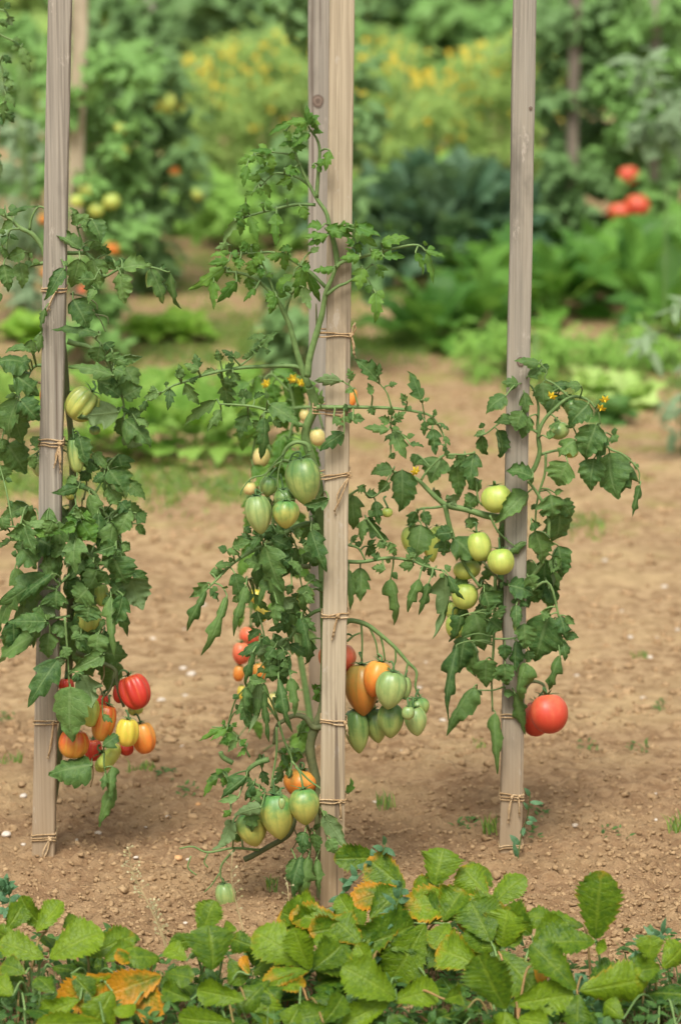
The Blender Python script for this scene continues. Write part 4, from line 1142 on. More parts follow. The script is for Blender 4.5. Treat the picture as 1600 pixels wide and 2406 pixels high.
SI = [(220, 560, 110, 420, 105, 0), (170, 570, 275, 440, 95, 0), (30, 560, 100, 450, 95, 0), (205, 690, 20, 620, 115, .25), (230, 690, 450, 580, 160, .12), (400, 680, 600, 590, 115, .3), (290, 550, 350, 505, 65, 0), (90, 600, -10, 570, 75, .1),
      (480, 700, 600, 640, 85, .2), (745, 770, 510, 845, 155, .95), (700, 790, 690, 970, 135, .8), (540, 765, 295, 890, 135, .85), (620, 690, 540, 690, 70, .6), (520, 840, 430, 980, 150, .3), (740, 690, 610, 690, 105, .05),
      (930, 590, 985, 440, 115, 0), (920, 590, 795, 625, 75, 0), (1025, 575, 1070, 540, 55, 0), (980, 745, 965, 560, 195, .15), (1185, 640, 1075, 600, 95, .15), (1405, 715, 1195, 580, 165, .25), (1430, 740, 1235, 790, 95, .5), (1230, 810, 1390, 805, 75, .5),
      (1130, 880, 930, 840, 115, .0), (1240, 790, 1115, 915, 95, .15), (1200, 830, 1250, 985, 135, .0), (1075, 985, 845, 965, 105, 0), (1440, 740, 1560, 640, 140, .1), (1150, 765, 1120, 690, 50, .9), (370, 880, 205, 960, 105, 0),
      (480, 985, 200, 990, 95, .35), (1490, 985, 1570, 870, 105, .05), (120, 760, 20, 720, 95, .1), (330, 760, 420, 850, 90, .1), (760, 760, 880, 780, 90, .2), (860, 700, 780, 640, 85, .05), (1060, 690, 1110, 800, 90, .1), (620, 900, 560, 960, 90, 0),
      (880, 880, 760, 830, 95, .1), (60, 860, -20, 800, 100, .2), (250, 850, 180, 780, 90, 0), (1380, 900, 1330, 990, 110, 0)]
SJ = [(340, 200, 168, 205, 95, .1), (440, 325, 300, 215, 125, .45), (430, 330, 228, 388, 100, .65), (560, 315, 592, 178, 150, .1), (745, 370, 452, 405, 135, .5), (775, 350, 680, 248, 120, .12), (778, 410, 912, 288, 100, .08), (205, 480, -10, 440, 115, .5),
      (235, 460, 175, 365, 75, .1), (455, 415, 232, 590, 130, .35), (520, 470, 395, 680, 150, 0), (790, 545, 715, 395, 160, .15), (810, 570, 680, 560, 105, .05), (815, 510, 910, 525, 75, .1), (820, 585, 965, 755, 140, .1), (850, 822, 750, 622, 180, 0),
      (865, 802, 1098, 765, 125, .15), (845, 830, 830, 920, 165, 0), (402, 780, 205, 660, 155, 0), (385, 790, 555, 745, 120, .05), (385, 775, 205, 875, 100, .05), (60, 650, 207, 620, 120, .1), (50, 660, -10, 510, 110, .1), (190, 500, 85, 550, 100, .0),
      (1215, 535, 1240, 285, 160, .3), (1170, 482, 950, 440, 95, .1), (1215, 545, 1005, 555, 135, .1), (1220, 560, 1255, 575, 60, 0), (1140, 742, 970, 575, 130, .2), (1150, 747, 1405, 700, 150, .35), (1145, 760, 1140, 890, 95, .1), (965, 640, 1015, 685, 65, .9),
      (1440, 630, 1440, 530, 95, 0), (1490, 650, 1570, 570, 115, 0), (1480, 650, 1385, 665, 95, 0), (165, 830, -5, 865, 110, 0), (600, 780, 660, 760, 95, 0), (900, 860, 1010, 880, 100, .1), (560, 330, 480, 300, 80, .4), (470, 330, 560, 300, 70, .0),
      (1330, 860, 1260, 800, 80, .0), (620, 470, 560, 560, 90, 0), (300, 640, 250, 560, 70, 0)]
CROWNS = [('strawberry plant with plain green leaves at the lower left corner', (60, 2330)),
          ('strawberry plant holding one large folded yellow green leaf, left of the orange leaf', (215, 2330)),
          ('strawberry plant with a torn orange and rust coloured leaf', (345, 2370)),
          ('small strawberry plant with a blue green upright leaf under the hanging tomato pod', (480, 2230)),
          ('strawberry plant with one broad pale leaf low in the middle of the bed', (520, 2370)),
          ('strawberry plant with wide toothed leaves turning yellow, below the middle stake', (690, 2330)),
          ('tallest strawberry plant, orange edged yellow leaves right of the middle stake foot', (920, 2210)),
          ('strawberry plant with three dark green leaflets spread flat near the bottom edge', (900, 2390)),
          ('strawberry plant with large dark toothed leaves below the right stake', (1190, 2390)),
          ('strawberry plant with one upright olive leaf catching the light on the right', (1390, 2300)),
          ('blue green strawberry leaves at the lower right corner', (1545, 2330))]
SP = []
for lb, cp in CROWNS:
    Yc = 4.66 - (min(cp[1], 2500) - 80 - 1990) / 416 * 0.40
    g = P(cp[0], cp[1], Yc); g.z = 0.0
    SP.append((empty('strawberry_plant', g, lb, 'strawberry plant', 'strawberry plants in the front bed'), g, cp))
sit = []
for k, lst in (('I', SI), ('J', SJ)):
    for q in lst:
        sit.append((cv(k, q[0], q[1]), cv(k, q[2], q[3]), q[4] * CR[k][2], q[5], 0))
for _ in range(34):           # fuller mound in the middle
    an = R(3.3, 6.1); rr = R(.35, 1)
    x, y = 960 + 330 * rr * math.cos(an), 2300 + 235 * rr * math.sin(an)
    a = R(0, 6.28); q = R(70, 115)
    sit.append(((x, y), (x + math.cos(a) * q, y + math.sin(a) * q * .7), q * R(.7, .9), max(0, R(-.15, .5)), 2))
for _ in range(95):          # lower leaves, coloured dark for the shade under the upper ones
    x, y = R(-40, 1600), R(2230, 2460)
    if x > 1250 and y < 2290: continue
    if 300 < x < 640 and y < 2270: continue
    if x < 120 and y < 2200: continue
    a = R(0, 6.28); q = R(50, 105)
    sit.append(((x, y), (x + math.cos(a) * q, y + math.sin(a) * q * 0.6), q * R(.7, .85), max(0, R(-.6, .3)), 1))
used = []
for b, t, w, old, low in sit:
    best = min(range(len(SP)), key=lambda i: (SP[i][2][0] - b[0]) ** 2 + 0.35 * (SP[i][2][1] - b[1]) ** 2)
    for cl in used:
        if cl[0] == best and len(cl[1]) < 3 and cl[1][0][4] == low and math.hypot(cl[1][0][0][0] - b[0], cl[1][0][0][1] - b[1]) < 34:
            cl[1].append((b, t, w, old, low)); break
    else:
        used.append((best, [(b, t, w, old, low)]))
for best, its in used:
    root, g, cp = SP[best]
    mb = MB(); firsts = []
    for b, t, w, old, low in its:
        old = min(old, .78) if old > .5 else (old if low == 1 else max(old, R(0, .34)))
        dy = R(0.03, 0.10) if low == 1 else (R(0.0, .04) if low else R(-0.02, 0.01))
        pb = PS(*b, dy); firsts.append(pb)
        pt = PS(b[0] + (t[0] - b[0]), t[1], 0) if False else P(t[0], t[1], pb.y - R(-.2, .5) * abs(t[1] - b[1]) * 0.0006 + (0.02 if t[1] < b[1] else -0.015))
        sc = pb.y / math.cos(TH) / F
        nrm = Vector((R(-.45, .45), -1.2, R(0.3, 0.95)))
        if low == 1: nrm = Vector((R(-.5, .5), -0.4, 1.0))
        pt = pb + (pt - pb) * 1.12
        leaflet(mb, pb, pt, w * sc * 1.5, nrm, 'straw', R(-1.15, -0.2) if R(0, 1) < .65 else R(.3, 1.0), R(0.02, 0.10), R(-.25, .25), R(-.3, .3), (R(0, .18) if low == 1 else R(0.25, 1), old, R(0, 1)), N=44, MX=4, pucker=0.05, hook=R(-.05, .12), skew=0.42)  # low leaves get a dark tint that paints in the shaded gaps
    first = firsts[0]
    for o_ in firsts[1:]:
        tube(mb, [first, first.lerp(o_, .5) - Vector((0, 0, .002)), o_], .0011, .0009, 5, (R(0, 1), 0, 0), 1, 3)
    pb = first
    q = g + Vector((R(-.015, .015), R(-.015, .015), 0.0))
    mid = q.lerp(pb, 0.55) + Vector((0, 0.01, 0.03))
    tube(mb, [q, mid, pb], 0.0020, 0.0013, 6, (R(0, 1), 0, 0), 1, 5)
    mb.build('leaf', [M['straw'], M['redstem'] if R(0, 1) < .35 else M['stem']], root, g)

# ------------------------------------------------------------------ ground
def gz(x, y):
    z = 0.006 * noise.noise((x * 2.2, y * 2.2, 0)) + 0.004 * noise.noise((x * 7, y * 5, 3))
    t = 0.25 + 0.75 * (0.5 + 0.5 * math.tanh((5.75 - y) * 4)) + 0.35 * max(0, noise.noise((x * 1.3, y * 2.0, 8)))
    n1 = noise.noise((x * 38, y * 38, 1)); n2 = noise.noise((x * 80, y * 80, 2))
    z += t * (0.0105 * (abs(n1) * 1.6 - .4) + 0.0060 * n2)
    return z


ys = [-8, 0, 2, 3]
y = 3.6
while y < 26:
    ys.append(y); y *= 1.0019
ys += [30, 40, 80, 200, 700]
us = [-400, -30, -6, -2.2] + [i / 95 for i in range(-95, 96)] + [2.2, 6, 30, 400]
gv, gf = [], []
for y in ys:
    hw = 0.115 * max(y, 3.5) + 0.12
    for u in us:
        x = u * hw
        gv.append((x, y, gz(x, y) if abs(u) <= 1 and 3.5 < y < 26 else 0.0))
K = len(us)
for i in range(len(ys) - 1):
    for k in range(K - 1):
        gf.append((i * K + k, i * K + k + 1, (i + 1) * K + k + 1, (i + 1) * K + k))
b = NB('soil')
co = b.coord('Object')
n1 = b.noise(co, 4.5, 4)
n2 = b.noise(co, 34, 5, 0.65)
n3 = b.noise(co, 160, 4, 0.7)
col = b.mix(b.ramp(n2, 0.36, 0.64), (0.240, 0.147, 0.072), (0.452, 0.312, 0.168))
col = b.mix(b.math('MULTIPLY', b.ramp(n1, 0.42, 0.68), 0.55), col, (0.51, 0.370, 0.190))
col = b.mix(b.math('MULTIPLY', b.ramp(n3, 0.60, 0.72), 0.45), col, (0.55, 0.42, 0.30))
col = b.mix(b.math('MULTIPLY', b.math('SUBTRACT', 1.0, b.ramp(n3, 0.28, 0.42)), 0.6), col, (0.13, 0.075, 0.04))
till = b.math('SUBTRACT', 1.0, b.ramp(b.math('ADD', b.sep(co)[1], b.math('MULTIPLY_ADD', n1, 0.9, -0.45)), 5.25, 6.1))
col = b.mix(b.math('MULTIPLY', till, 0.5), col, (0.235, 0.135, 0.070))
damp = b.ramp(b.noise(b.mapping(co, (1, 1.8, 1)), 2.6, 5, 0.6), 0.52, 0.66)
col = b.mix(b.math('MULTIPLY', damp, 0.38), col, (0.20, 0.125, 0.062))
moss = b.math('MULTIPLY', b.ramp(b.noise(co, 6.5, 5, 0.6), 0.50, 0.66), b.ramp(b.sep(co)[1], 6.6, 8.0))
col = b.mix(b.math('MULTIPLY', moss, 0.6), col, (0.25, 0.27, 0.055))
hb = b.math('ADD', n2, b.math('MULTIPLY', n3, 0.6))
soil = b.finish(b.principled(col, 0.95, b.bump(hb, 0.9, 0.012), 0.15))
mb = MB(); mb.add(gv, gf)
tag(mb.build('ground', soil), kind='structure')

# crumbs and clods of loose soil: nobody could count them
import bmesh
bm = bmesh.new(); bmesh.ops.create_icosphere(bm, subdivisions=2, radius=1)
IV = [v.co.copy() for v in bm.verts]; IF = [tuple(v.index for v in f.verts) for f in bm.faces]; bm.free()
bm = bmesh.new(); bmesh.ops.create_icosphere(bm, subdivisions=1, radius=1)
IV1 = [v.co.copy() for v in bm.verts]; IF1 = [tuple(v.index for v in f.verts) for f in bm.faces]; bm.free()


def lump(mb, p, r, tint, fine=True, flat=0.7, rough=0.28):
    V, Fc = (IV, IF) if fine else (IV1, IF1)
    o = Vector((R(0, 50), R(0, 50), R(0, 50)))
    rot = Matrix.Rotation(R(0, 6.28), 3, 'Z')
    s = Vector((R(.8, 1.3), R(.75, 1.1), flat))
    vs = []
    for v in V:
        k = 1 + rough * (noise.noise(v * 1.5 + o) * 1.6 + noise.noise(v * 3.7 + o) * .8)
        q = rot @ Vector((v.x * s.x, v.y * s.y, v.z * s.z))
        vs.append(p + q * (r * k))
    mb.add(vs, Fc, None, tint)


b = NB('soil_clod')
ti = b.sep(b.attr())
co = b.coord('Object')
nn = b.noise(co, 130, 4, .65)
col = b.mix(b.math('ADD', b.math('MULTIPLY', ti[0], 0.6), b.math('MULTIPLY_ADD', nn, 1.0, -0.3), clamp=True), (0.215, 0.133, 0.066), (0.415, 0.284, 0.155))
clod = b.finish(b.principled(col, 0.95, b.bump(nn, 0.6, 0.003), 0.12))
mb = MB()
for i in range(25000):
    y = 4.35 + abs(random.gauss(0, 0.62)) if i % 2 else R(4.4, 9.3)
    x = R(-1, 1) * (0.1 * y + 0.1)
    dens = 0.5 + 0.7 * noise.noise((x * 3, y * 3, 4)) + (0.4 if y < 5.5 else 0)
    if y > 5.6 and R(0, 1) < .5: rr_ = R(.003, .009)
    else: rr_ = 0
    if R(0, 1) > dens: continue
    rr = R(0.0013, 0.0042) * (1.8 if R(0, 1) < .035 else 1)
    rr = rr_ or rr
    lump(mb, Vector((x, y, gz(x, y) + rr * R(-.2, .3))), rr, (R(0, 1), 0, 0), rr > .0035, 0.8, 0.55)
tag(mb.build('soil_clods', clod), 'crumbly brown clods of loose soil around the stakes', 'soil', None, 'stuff')

# pale stones
M['stone'] = simple_mat('pale_stone', (0.44, 0.36, 0.27), (0.66, 0.60, 0.52), 70, 0.8, 0.4)
M['ostone'] = simple_mat('ochre_stone', (0.50, 0.27, 0.11), (0.66, 0.42, 0.22), 70, 0.8, 0.4)
known = [(450, 1585, 13), (378, 1640, 10), (436, 1632, 8), (742, 1628, 10), (418, 2022, 13), (232, 1962, 10), (466, 1885, 9), (1420, 1318, 7), (1354, 1590, 7), (1526, 1550, 8), (395, 1915, 8), (343, 1940, 5), (1540, 1930, 5), (1350, 1952, 9),
         (56, 1872, 10), (16, 1968, 12), (1510, 1640, 8), (780, 1700, 6), (436, 2170, 6), (430, 1570, 9), (880, 1880, 7), (985, 1620, 7), (1040, 1700, 8), (1300, 1690, 6), (1480, 1500, 7), (1560, 1380, 9), (430, 1750, 7), (360, 1500, 7)]
for _ in range(34):
    known.append((R(0, 1600), R(1250, 2050), R(3.5, 7)))
for i, (px, py, rp) in enumerate(known):
    g = G(px, py)
    rr = rp * scale_at(g.y)
    g.z = gz(g.x, g.y) + rr * 0.2
    mb = MB()
    lump(mb, g, rr, (R(0, 1), 0, 0), True, 0.55, 0.2)
    och = (px, py) in ((418, 2022), (466, 1885))
    o = mb.build('stone', M['ostone'] if och else M['stone'], None, g)
    if och:
        tag(o, 'flat ochre stone on the soil ' + ('left of the hanging tomato truss' if px == 418 else 'left of the lowest striped tomatoes'), 'stone')
    elif i == 0:
        tag(o, 'largest pale stone on the soil, between the left and middle stakes', 'stone', None)
    else:
        tag(o, 'small pale stone lying on the brown soil', 'stone', 'small pale stones on the soil')

# grass tufts and seedlings on the soil
M['grass'] = leaf_mat('grass_blade', (0.15, 0.29, 0.035), (0.34, 0.46, 0.09), (0.18, 0.30, 0.08), (0.22, 0.36, 0.10), (0.55, 0.46, 0.14), 1, 0.1, 0.45)


def blade(mb, p, h, w, lean, tint=None):
    an = R(0, 6.28)
    d = Vector((math.cos(an), math.sin(an), 0))
    s = Vector((R(-1, 1), R(-.4, .4), 0)).normalized() * w
    a, m, t = p, p + d * h * lean * .35 + Vector((0, 0, h * .6)), p + d * h * lean + Vector((0, 0, h * (1 - .3 * lean)))
    mb.add([a - s, a + s, m - s * .8, m + s * .8, t], [(0, 1, 3, 2), (2, 3, 4)], [(0, 0), (1, 0), (0, .6), (1, .6), (.5, 1)], tint or (R(0, 1), max(0, R(-1, .5)), 0))


TUFT = [(905, 1895, 30, 34), (1150, 1962, 20, 42), (28, 1792, 30, 26), (322, 1805, 26, 26), (1588, 1955, 22, 48), (1500, 1548, 24, 18), (1125, 1755, 20, 16), (640, 2090, 16, 24), (352, 1800, 18, 20)]
SEED = [(395, 1815, 60), (1445, 1960, 70), (1090, 1945, 50), (1270, 1915, 40), (1380, 1760, 50), (1500, 1755, 50), (1335, 1240, 50), (440, 1860, 40), (700, 2045, 30), (20, 1690, 30), (1245, 1965, 36), (1545, 1660, 40), (1400, 2085, 40)]
used_l = set()
PLACE = {0: 'right of the middle stake', 1: 'left of the foot of the right stake', 2: 'left of the left stake', 3: 'below the ribbed tomatoes', 4: 'at the right edge', 5: 'far out right of the big red tomato', 6: 'under the curled leaf left of the right stake', 7: 'under the wilted leaves of the middle plant', 8: 'just right of the tuft below the ribbed tomatoes'}
for i, (px, py, wp, hp) in enumerate(TUFT):
    g = G(px, py); sc = scale_at(g.y); g.z = gz(g.x, g.y) - .002
    mb = MB()
    for _ in range(26):
        blade(mb, g + Vector((R(-1, 1) * wp * sc * .8, R(-.02, .02), 0)), hp * sc * R(.6, 1.4), .0011, R(.1, .8))
    tag(mb.build('grass_tuft', M['grass'], None, g), 'thin tuft of grass on the soil ' + PLACE[i], 'grass tuft', 'grass tufts on the bare soil')
M['weed'] = leaf_mat('weed_leaf', (0.028, 0.085, 0.018), (0.105, 0.215, 0.045), (0.17, 0.28, 0.10), (0.2, 0.34, 0.1), (0.4, 0.35, 0.05), 3, 0.3, 0.28)  # green darkened so low weeds read as shaded gaps in the bed
for i, (px, py, wp) in enumerate(SEED):
    g = G(px, py); sc = scale_at(g.y); g.z = gz(g.x, g.y)
    mb = MB()
    for _ in range(16):
        q = g + Vector((R(-.5, .5) * wp * sc, R(-.03, .03), R(.001, .006)))
        d = Vector((R(-1, 1), R(-.6, .6), R(0, .5))).normalized()
        leaflet(mb, q, q + d * R(.006, .013), R(.003, .006), Vector((0, -.3, 1)), 'plain', .4, .1, N=5, MX=1)
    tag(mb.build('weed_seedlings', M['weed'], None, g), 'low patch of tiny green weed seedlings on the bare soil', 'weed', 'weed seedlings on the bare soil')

# dry flowering weed stalk in front of the bed, and the smaller ones beside it
def stalk(pts, label, pods, mat):
    w = [P(px, py, Yv) for px, py, Yv in pts]
    base = w[-1].copy()
    o = empty('seeding_weed', base, label, 'weed', None)
    sb = MB(); tube(sb, w, .0006, .0011, 5, (.6, 0, 0), 0, 6); sb.build('stem', M[mat], o, base)
    pb = MB()
    cc = catmull(w, 12)
    for i in range(pods):
        p = cc[int(i / pods * len(cc) * .8)]
        d = Vector((R(-1, 1), R(-.6, .4), R(.0, .8))).normalized()
        e_ = p + d * R(.004, .010)
        tube(pb, [p, e_], .0003, .0003, 4, (R(0, 1), 0, 0), 0, 2)
        leaflet(pb, e_, e_ + d * R(.003, .005), .003, Vector((R(-1, 1), -1, .3)), 'plain', .2, 0, N=4, MX=1, tint=(R(0, 1), 0, 0))
    pb.build('seed_pods', M['podw'], o, base)


M['podw'] = simple_mat('papery_seed_pod', (0.33, 0.30, 0.14), (0.52, 0.46, 0.29), 90, 0.8, 0.2)
stalk([(303, 1990, 4.62), (310, 2040, 4.61), (325, 2075, 4.6), (352, 2130, 4.58), (378, 2190, 4.56), (392, 2235, 4.55)], 'tall dry seeding weed stalk with papery pods in front of the soil', 46, 'drystem')
stalk([(365, 2120, 4.6), (372, 2165, 4.6), (385, 2200, 4.59), (398, 2240, 4.58)], 'short pale seeding weed beside the taller dry stalk', 26, 'drystem')
stalk([(546, 2010, 4.64), (545, 2070, 4.63), (560, 2140, 4.62), (573, 2190, 4.60)], 'thin yellow weed stem rising past the hanging tomato pod', 10, 'drystem')
stalk([(676, 2075, 4.66), (678, 2110, 4.65), (678, 2150, 4.64)], 'thin straw coloured weed stem below the wilted leaves', 8, 'drystem')

# low weeds filling the bed
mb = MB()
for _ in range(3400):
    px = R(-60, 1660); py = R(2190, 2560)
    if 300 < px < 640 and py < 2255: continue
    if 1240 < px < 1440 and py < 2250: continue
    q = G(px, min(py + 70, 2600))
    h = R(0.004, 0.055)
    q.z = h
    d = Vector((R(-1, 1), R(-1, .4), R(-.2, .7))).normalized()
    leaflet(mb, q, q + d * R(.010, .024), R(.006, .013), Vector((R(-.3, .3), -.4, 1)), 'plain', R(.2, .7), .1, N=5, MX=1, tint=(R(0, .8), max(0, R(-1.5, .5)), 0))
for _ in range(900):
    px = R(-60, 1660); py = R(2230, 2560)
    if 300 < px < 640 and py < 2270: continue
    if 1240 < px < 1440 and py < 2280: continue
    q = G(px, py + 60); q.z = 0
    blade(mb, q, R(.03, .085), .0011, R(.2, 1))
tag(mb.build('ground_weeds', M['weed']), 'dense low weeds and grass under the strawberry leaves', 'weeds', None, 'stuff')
# weed vines climbing at the foot of the middle stake
def climber(pts, label, n):
    w = [P(*p) for p in pts]
    base = w[-1].copy()
    o = empty('climbing_weed', base, label, 'weed')
    sb = MB(); tube(sb, w, .0007, .0011, 5, (.4, 0, 0), 0, 5); sb.build('stem', M['stem'], o, base)
    fb = MB(); cc = catmull(w, 14)
    for i in range(n):
        p = cc[int(i / n * len(cc))]
        d = Vector((R(-1, 1), R(-.8, .2), R(-.3, .8))).normalized()
        leaflet(fb, p, p + d * R(.013, .026), R(.006, .011), Vector((R(-.5, .5), -1, .6)), 'plain', .6, .1, N=6, MX=1)
    fb.build('foliage', M['bl'], o, base)


M['bl'] = leaf_mat('blue_green_leaf', (0.055, 0.14, 0.06), (0.12, 0.25, 0.12), (0.17, 0.28, 0.15), (0.18, 0.32, 0.14), (0.4, 0.35, 0.05), 3, 0.3, 0.25)
climber([(905, 1985, 4.6), (890, 2020, 4.6), (840, 2060, 4.6), (800, 2110, 4.6), (790, 2180, 4.58), (800, 2280, 4.55)], 'blue green weed vine twisting up at the foot of the middle stake', 34)
climber([(945, 2080, 4.5), (930, 2130, 4.5), (890, 2180, 4.48), (860, 2260, 4.46), (840, 2340, 4.45)], 'blue green weed shoots growing through the orange edged strawberry leaves', 30)
climber([(1245, 1870, 5.0), (1238, 1920, 5.05), (1225, 1960, 5.1), (1212, 2040, 5.1)], 'thin bindweed stem hanging beside the foot of the right stake', 9)
climber([(1560, 2190, 4.45), (1520, 2230, 4.45), (1480, 2290, 4.42), (1470, 2350, 4.4)], 'pale weed with narrow leaves at the right end of the bed', 34)
climber([(1390, 2300, 4.4), (1360, 2330, 4.38), (1400, 2380, 4.36), (1390, 2420, 4.35)], 'small bushy weed in front of the upright olive strawberry leaf', 34)
climber([(20, 2075, 4.66), (10, 2090, 4.66), (25, 2110, 4.65), (15, 2160, 4.64)], 'bright green weed tip at the left edge above the strawberry bed', 30)

# ------------------------------------------------------------------ garden behind
def fm(name, dark, light, trans=0.3, old=(0.4, 0.35, 0.06), rough=0.5):
    return leaf_mat(name, dark, light, tuple(min(1, x * 1.3 + .02) for x in light), tuple(min(1, x * 1.25) for x in light), old, 5, 0.3, trans, rough, spec=0.22)


FMAT = {'dk': fm('distant_dark_leaf', (0.036, 0.090, 0.030), (0.100, 0.190, 0.055)), 'md': fm('distant_green_leaf', (0.055, 0.135, 0.032), (0.125, 0.250, 0.055)),
        'br': fm('lettuce_leaf', (0.14, 0.30, 0.03), (0.28, 0.46, 0.06)), 'gr': fm('grey_green_leaf', (0.07, 0.125, 0.06), (0.17, 0.25, 0.13)), 'yl': fm('yellow_green_frond', (0.11, 0.22, 0.045), (0.25, 0.37, 0.085), 0.4),
        'kb': fm('blue_green_broad_leaf', (0.034, 0.090, 0.045), (0.125, 0.220, 0.115)), 'cb': fm('cabbage_leaf', (0.040, 0.125, 0.024), (0.150, 0.320, 0.048), rough=0.38), 'ft': fm('feathery_leaf', (0.065, 0.18, 0.026), (0.19, 0.36, 0.055), 0.4),
        'pl': fm('pale_lettuce_leaf', (0.30, 0.46, 0.10), (0.52, 0.66, 0.24)), 'bn': fm('bean_leaf', (0.13, 0.28, 0.04), (0.30, 0.48, 0.10), 0.42)}
M['opetal'] = simple_mat('orange_yellow_petal', (0.62, 0.42, 0.03), (0.66, 0.56, 0.06), 60, 0.6, 0.1)


def bgplant(name, cat, label, group, cx, bpy, tpy, wpx, n, LL, mat, stakepx=None, fruits=(), ww=0.55, prof=None, topx=None, dep=0.16, stems=3, Y=None, vmin=0.06, sr=.006):
    g = G(cx, bpy)
    if Y: g = P(cx, bpy, Y); g.z = 0
    sc = scale_at(g.y)
    o = empty(name, g, label, cat, group)
    topx = cx if topx is None else topx
    fb = MB()
    nclump = max(6, n // 22)
    clumps = []
    for _ in range(nclump):
        v = R(0, 1)
        pw = (prof(v) if prof else 1.0) * wpx * 0.5
        clumps.append((cx + (topx - cx) * v + R(-1, 1) * pw, bpy + (tpy - bpy) * (vmin + (1 - vmin) * v), R(-dep, dep), R(0, 1)))
    for _ in range(n):
        c_ = random.choice(clumps)
        q = P(c_[0] + random.gauss(0, 20 * sc_k(g.y)), c_[1] + random.gauss(0, 22 * sc_k(g.y)), g.y + c_[2] + random.gauss(0, .03))
        if q.z < .01: continue
        d = Vector((R(-1, 1), R(-1, .6), R(-1.1, .35))).normalized()
        L = R(.6, 1.25) * LL
        mini(fb, q, d, L, L * ww, Vector((R(-.4, .4), -.5, 1)), (min(1, max(0, c_[3] + R(-.35, .35))), max(0, R(-2, .5)), 0))
    fb.build('foliage', FMAT[mat], o, g)
    sb = MB()
    for s_ in range(stems):
        pts = []
        for v in (0, .35, .7, .97):
            pts.append(P(cx + (topx - cx) * v + R(-1, 1) * wpx * .10, bpy + (tpy - bpy) * v, g.y + R(-.03, .03)))
        pts[0].z = 0
        tube(sb, pts, sr, sr * .35, 6, (R(0, 1), 0, 0))
    sb.build('stem', M['stem'], o, g)
    for (fx, fy, fr, mt) in fruits:
        c_ = P(fx, fy, g.y - dep * 0.9)
        fruit(o, g, c_, fr * sc * 1.05, fr * sc * .95, Vector((R(-.2, .2), -.2, -1)), mt, 'round', 6, calyx=True, sepals=5)
    return o, g


def sc_k(Y):
    return 5.0 / Y * 1.6


BG = 'staked tomato plants in the rows behind'
stake('wooden_stake', (172, 850), (188, 0), 36, WA, 'blurred wooden stake directly behind the left stake', group='stakes in the rows behind')
stake('wooden_stake', (1336, 650), (1352, 0), 25, WD, 'blurred grey stake among the dark tomato plants on the right', group='stakes in the rows behind')
stake('wooden_stake', (1530, 640), (1540, 0), 24, WC, 'blurred stake at the upper right corner behind grey green leaves', group='stakes in the rows behind')
stake('wooden_stake', (345, 660), (352, -40), 26, WC, 'blurred dark stake inside the tomato plant with the pale round fruit', group='stakes in the rows behind')
bgplant('tomato_plant', 'tomato plant', 'blurred tomato plant with a cluster of small yellow green fruit behind the left stake', BG, 235, 840, 120, 210, 950, .055, 'md', None,
        [(205, 445, 18, 'yg'), (182, 472, 17, 'yg'), (262, 472, 20, 'yg'), (228, 492, 18, 'yg'), (268, 582, 17, 'or'), (285, 352, 20, 'yg'), (285, 302, 16, 'yg'), (195, 680, 9, 'pk'), (112, 640, 13, 'or')])
bgplant('tomato_plant', 'tomato plant', 'blurred tall tomato plant with one large pale green fruit and a red one', BG, 385, 690, -60, 210, 1250, .06, 'dk', None, [(388, 240, 28, 'yg'), (412, 402, 13, 'oy'), (465, 455, 15, 'yg')], topx=330, prof=lambda v: 0.7 + .5 * v)
bgplant('tomato_plant', 'tomato plant', 'thin grey green blurred tomato plant left of the left stake', BG, 60, 760, 130, 190, 520, .05, 'gr', None, [(105, 515, 13, 'or')], ww=.35)
bgplant('tomato_plant', 'tomato plant', 'blurred yellowish green plant filling the gap at the left edge', BG, 90, 590, 60, 330, 1300, .06, 'md')
bgplant('tomato_plant', 'tomato plant', 'blurred bluish tomato plant seen left and right of the two middle stakes', BG, 740, 880, -50, 250, 800, .055, 'dk', None, [(610, 775, 12, 'gs')], topx=760)
bgplant('tomato_plant', 'tomato plant', 'dark blurred tomato plant climbing the stake right of the right front stake', BG, 1335, 650, -40, 200, 1500, .055, 'dk', None, [(1305, 265, 6, 'ye')], prof=lambda v: .75 + .3 * v, Y=10.75)
bgplant('tomato_plant', 'tomato plant', 'blurred tomato plant with ripe red fruit at the upper right', BG, 1500, 640, -40, 190, 1300, .055, 'md', None, [(1475, 412, 24, 'rr'), (1497, 484, 31, 'rr'), (1456, 499, 26, 'rr'), (1470, 545, 18, 'yg')])
bgplant('tomato_plant', 'tomato plant', 'mid green blurred plant at the right edge behind the red fruit', BG, 1620, 560, -60, 240, 900, .06, 'dk')
bgplant('wilting_plant', 'plant', 'grey green wilting plant with drooping leaves at the right edge', None, 1590, 1075, 700, 150, 75, .07, 'gr', None, [], ww=.3, dep=.08, stems=1, sr=.0025)
bgplant('wilting_plant', 'plant', 'silvery green drooping shoots near the upper right corner', None, 1560, 640, 140, 110, 150, .07, 'gr', None, [], ww=.3, dep=.1, Y=9.4, vmin=.6, stems=1, sr=.003)

bgplant('bush', 'bush', 'leafy bush behind the red fruit on the right', 'bushes at the back of the garden', 1480, 430, 150, 260, 900, .07, 'dk', dep=.2)
